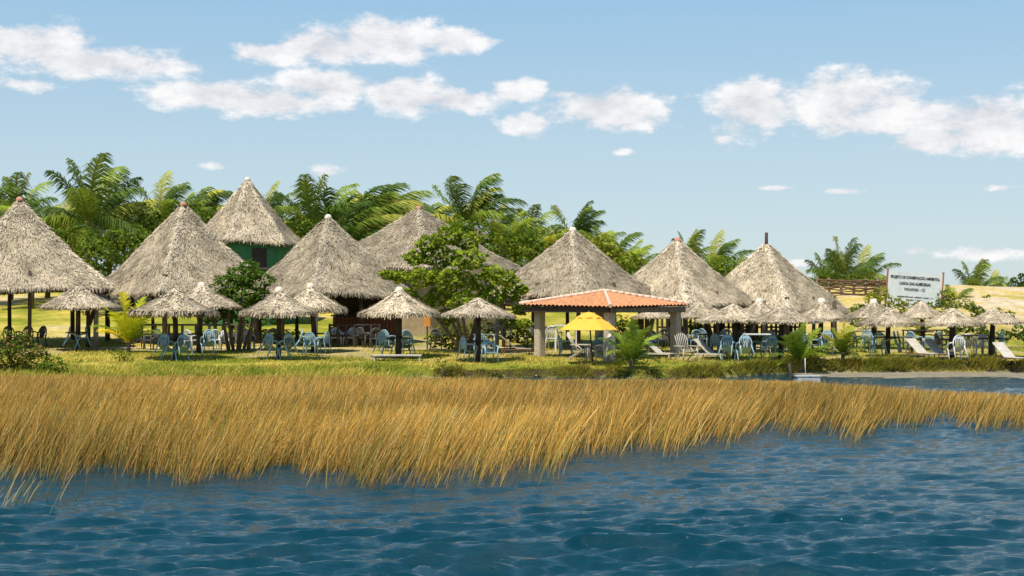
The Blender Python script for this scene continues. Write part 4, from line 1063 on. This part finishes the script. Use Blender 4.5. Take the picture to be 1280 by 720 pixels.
bush(355, 434, 64, [(335, 420, 10), (352, 422, 11), (368, 422, 10), (325, 424, 8)], 220, .07, 17, (.14, .17, .03), Y2, 'clipped yellow green hedge behind the post right of the dark tree', depth=.3)
bush(792, 462, 49.3, [(780, 425, 9), (798, 428, 10), (785, 442, 12), (800, 447, 11), (778, 452, 9)], 260, .045, 18, G1, Y1, 'leafy shrub mixed with the young palm before the tiled pavilion', depth=.2)
bush(785, 440, 56.5, [(770, 402, 12), (788, 408, 14), (775, 420, 12), (798, 418, 10)], 240, .06, 19, Y1, Y2, 'tall yellow green shrub seen through the pavilion behind its right half', depth=.3)
bush(1018, 464, 50.9, [(1012, 438, 9), (1022, 444, 9), (1030, 438, 7), (1016, 452, 9), (990, 450, 9)], 260, .045, 20, G1, Y1, 'leafy shrub with orange tips right of the spiky young palm', depth=.2, hot=(.2, (.45, .20, .04)))
bush(1100, 463, 51, [(1092, 456, 9), (1104, 452, 10), (1114, 448, 9), (1108, 460, 9), (1118, 456, 8)], 280, .045, 21, G1, Y1, 'low green bush with rusty tips on the bank below the sign', depth=.25, hot=(.12, (.40, .22, .06)))
for i, (px, py, D, cl, c1, c2, lab) in enumerate([
   (105, 350, 80, [(90, 305, 26), (125, 320, 26), (150, 310, 28), (165, 295, 20), (120, 345, 22), (145, 340, 22)], G1, Y1, 'mass of bright shrubs between the two left huts'),
   (315, 400, 70, [(285, 385, 14), (305, 380, 14), (330, 385, 14), (345, 395, 12), (270, 395, 12), (320, 400, 14), (295, 402, 12), (255, 398, 10)], G1, Y1, 'shrubs at the foot of the green walled house'),
   (200, 300, 86, [(185, 275, 24), (215, 282, 22), (250, 272, 20), (180, 290, 18)], K1, G2, 'dark shrubs under the palms above the second hut'),
   (395, 320, 82, [(385, 292, 22), (420, 302, 24), (370, 285, 18), (450, 298, 22), (480, 288, 20)], K1, G2, 'dark shrubs under the windblown palms'),
   (620, 330, 82, [(600, 292, 20), (625, 305, 22), (650, 305, 24), (660, 322, 22), (685, 320, 22), (575, 285, 16)], G1, Y1, 'thick green shrubs right of the widest hut'),
   (700, 340, 84, [(690, 300, 20), (720, 310, 24), (700, 325, 20), (750, 305, 18)], Y1, Y2, 'yellowish shrubs left of the hut behind the pavilion'),
   (785, 350, 84, [(770, 328, 18), (795, 335, 16), (812, 345, 14)], G1, Y2, 'shrubs in the gap right of the hut behind the pavilion'),
   (905, 350, 84, [(885, 335, 14), (905, 335, 16), (925, 342, 14)], G1, G2, 'shrubs in the gap between the two rightmost huts'),
   (1045, 365, 90, [(1030, 352, 12), (1050, 352, 13), (1072, 352, 12), (1088, 356, 10)], K1, G2, 'dark shrubs at the foot of the three palms above the fence'),
   (1100, 385, 78, [(1088, 374, 10), (1100, 366, 11), (1100, 380, 10), (1118, 378, 9), (1130, 382, 8)], Y1, Y2, 'bright weeds climbing the left lower corner of the sign'),
   (1185, 388, 80, [(1180, 370, 9), (1192, 376, 10), (1182, 383, 9), (1205, 382, 10)], G1, Y2, 'green shrub against the right post of the sign'),
   (1275, 380, 92, [(1272, 355, 12), (1285, 362, 16), (1280, 350, 12)], K1, K2, 'dark blue green tree clump cut by the right edge on the dune'),
   (1235, 400, 76, [(1222, 390, 7), (1240, 392, 8), (1258, 394, 7)], G1, Y2, 'low weeds on the sandy slope above the rightmost parasol'),
   (1140, 405, 72, [(1128, 392, 7), (1142, 396, 6), (1135, 388, 6)], G1, Y2, 'low weeds on the slope between the parasols under the sign'),
   (1215, 405, 72, [(1212, 384, 6), (1224, 388, 7)], K1, G2, 'low dark weeds left of the rightmost parasol peak'),
   (1165, 395, 79, [(1146, 382, 7), (1160, 384, 8), (1172, 380, 7)], G1, Y1, 'green weeds along the bottom right of the sign'),
   (1020, 395, 80, [(1012, 378, 8), (1030, 382, 8), (1040, 376, 7)], K1, Y1, 'weeds below the left end of the stick fence'),
   (1245, 375, 84, [(1232, 376, 8), (1250, 380, 9), (1266, 384, 8)], K1, Y1, 'rounded scrub on the sandy crest left of the right edge'),
   (1085, 398, 70, [(1078, 400, 6), (1066, 404, 6), (1092, 402, 5)], G1, Y2, 'tufts in the dry grass between the crowded row and the pale capped parasol'),
   (1225, 420, 68, [(1222, 414, 6), (1232, 418, 5)], K1, G2, 'small scrub in the dry grass behind the two rightmost parasols'),
   (1060, 400, 76, [(1072, 384, 6), (1064, 388, 6), (1082, 386, 6)], G1, Y2, 'low weeds on the slope left of the pale capped parasol')]):
    bush(px, py, D, cl, 80 if i < 8 else 130, .12 if i < 8 else .09, 30 + i, c1, c2, lab, depth=.8, group='shrubs behind the huts')
bush(868, 425, 61.5, [(868, 407, 9), (860, 411, 7), (878, 411, 7)], 240, .06, 50, K1, G2, 'small dark round tree seen under the crowded row beside the column', 'small_tree', 'tree', .2)

def bank_plants():
    rng = np.random.RandomState(61); cl = []
    for px in np.arange(985, 1290, 5.0):
        X = (px - 640) / F * 50.2; Y = 50.25 + .25 * math.sin(X * .9) + rng.uniform(-.05, .2); s = rng.uniform(.08, .17) * (1 if px < 1130 else .75)
        cl.append((X, Y, gz(X, Y) - .06, .20, .14, s))
    for px in np.arange(545, 985, 7.0):
        X = (px - 640) / F * 47.6; Y = float(47.3 + 2.9 * sstep(6, 10.5, X) + .25 * np.sin(X * .9)); X2 = (px - 640) / F * Y
        if rng.rand() < .7: cl.append((X2, Y + rng.uniform(0, .2), gz(X2, Y) - .05, .18, .12, rng.uniform(.05, .13)))
    o = link('bank_plants', leaf_cloud(cl, 700, .035, 62, (.035, .06, .012), (.13, .16, .03), hot=(.05, (.55, .50, .35))), M_leaf)
    tag(o, 'dark creeping plants along the top of the lake bank', None, kind='stuff')
bank_plants()
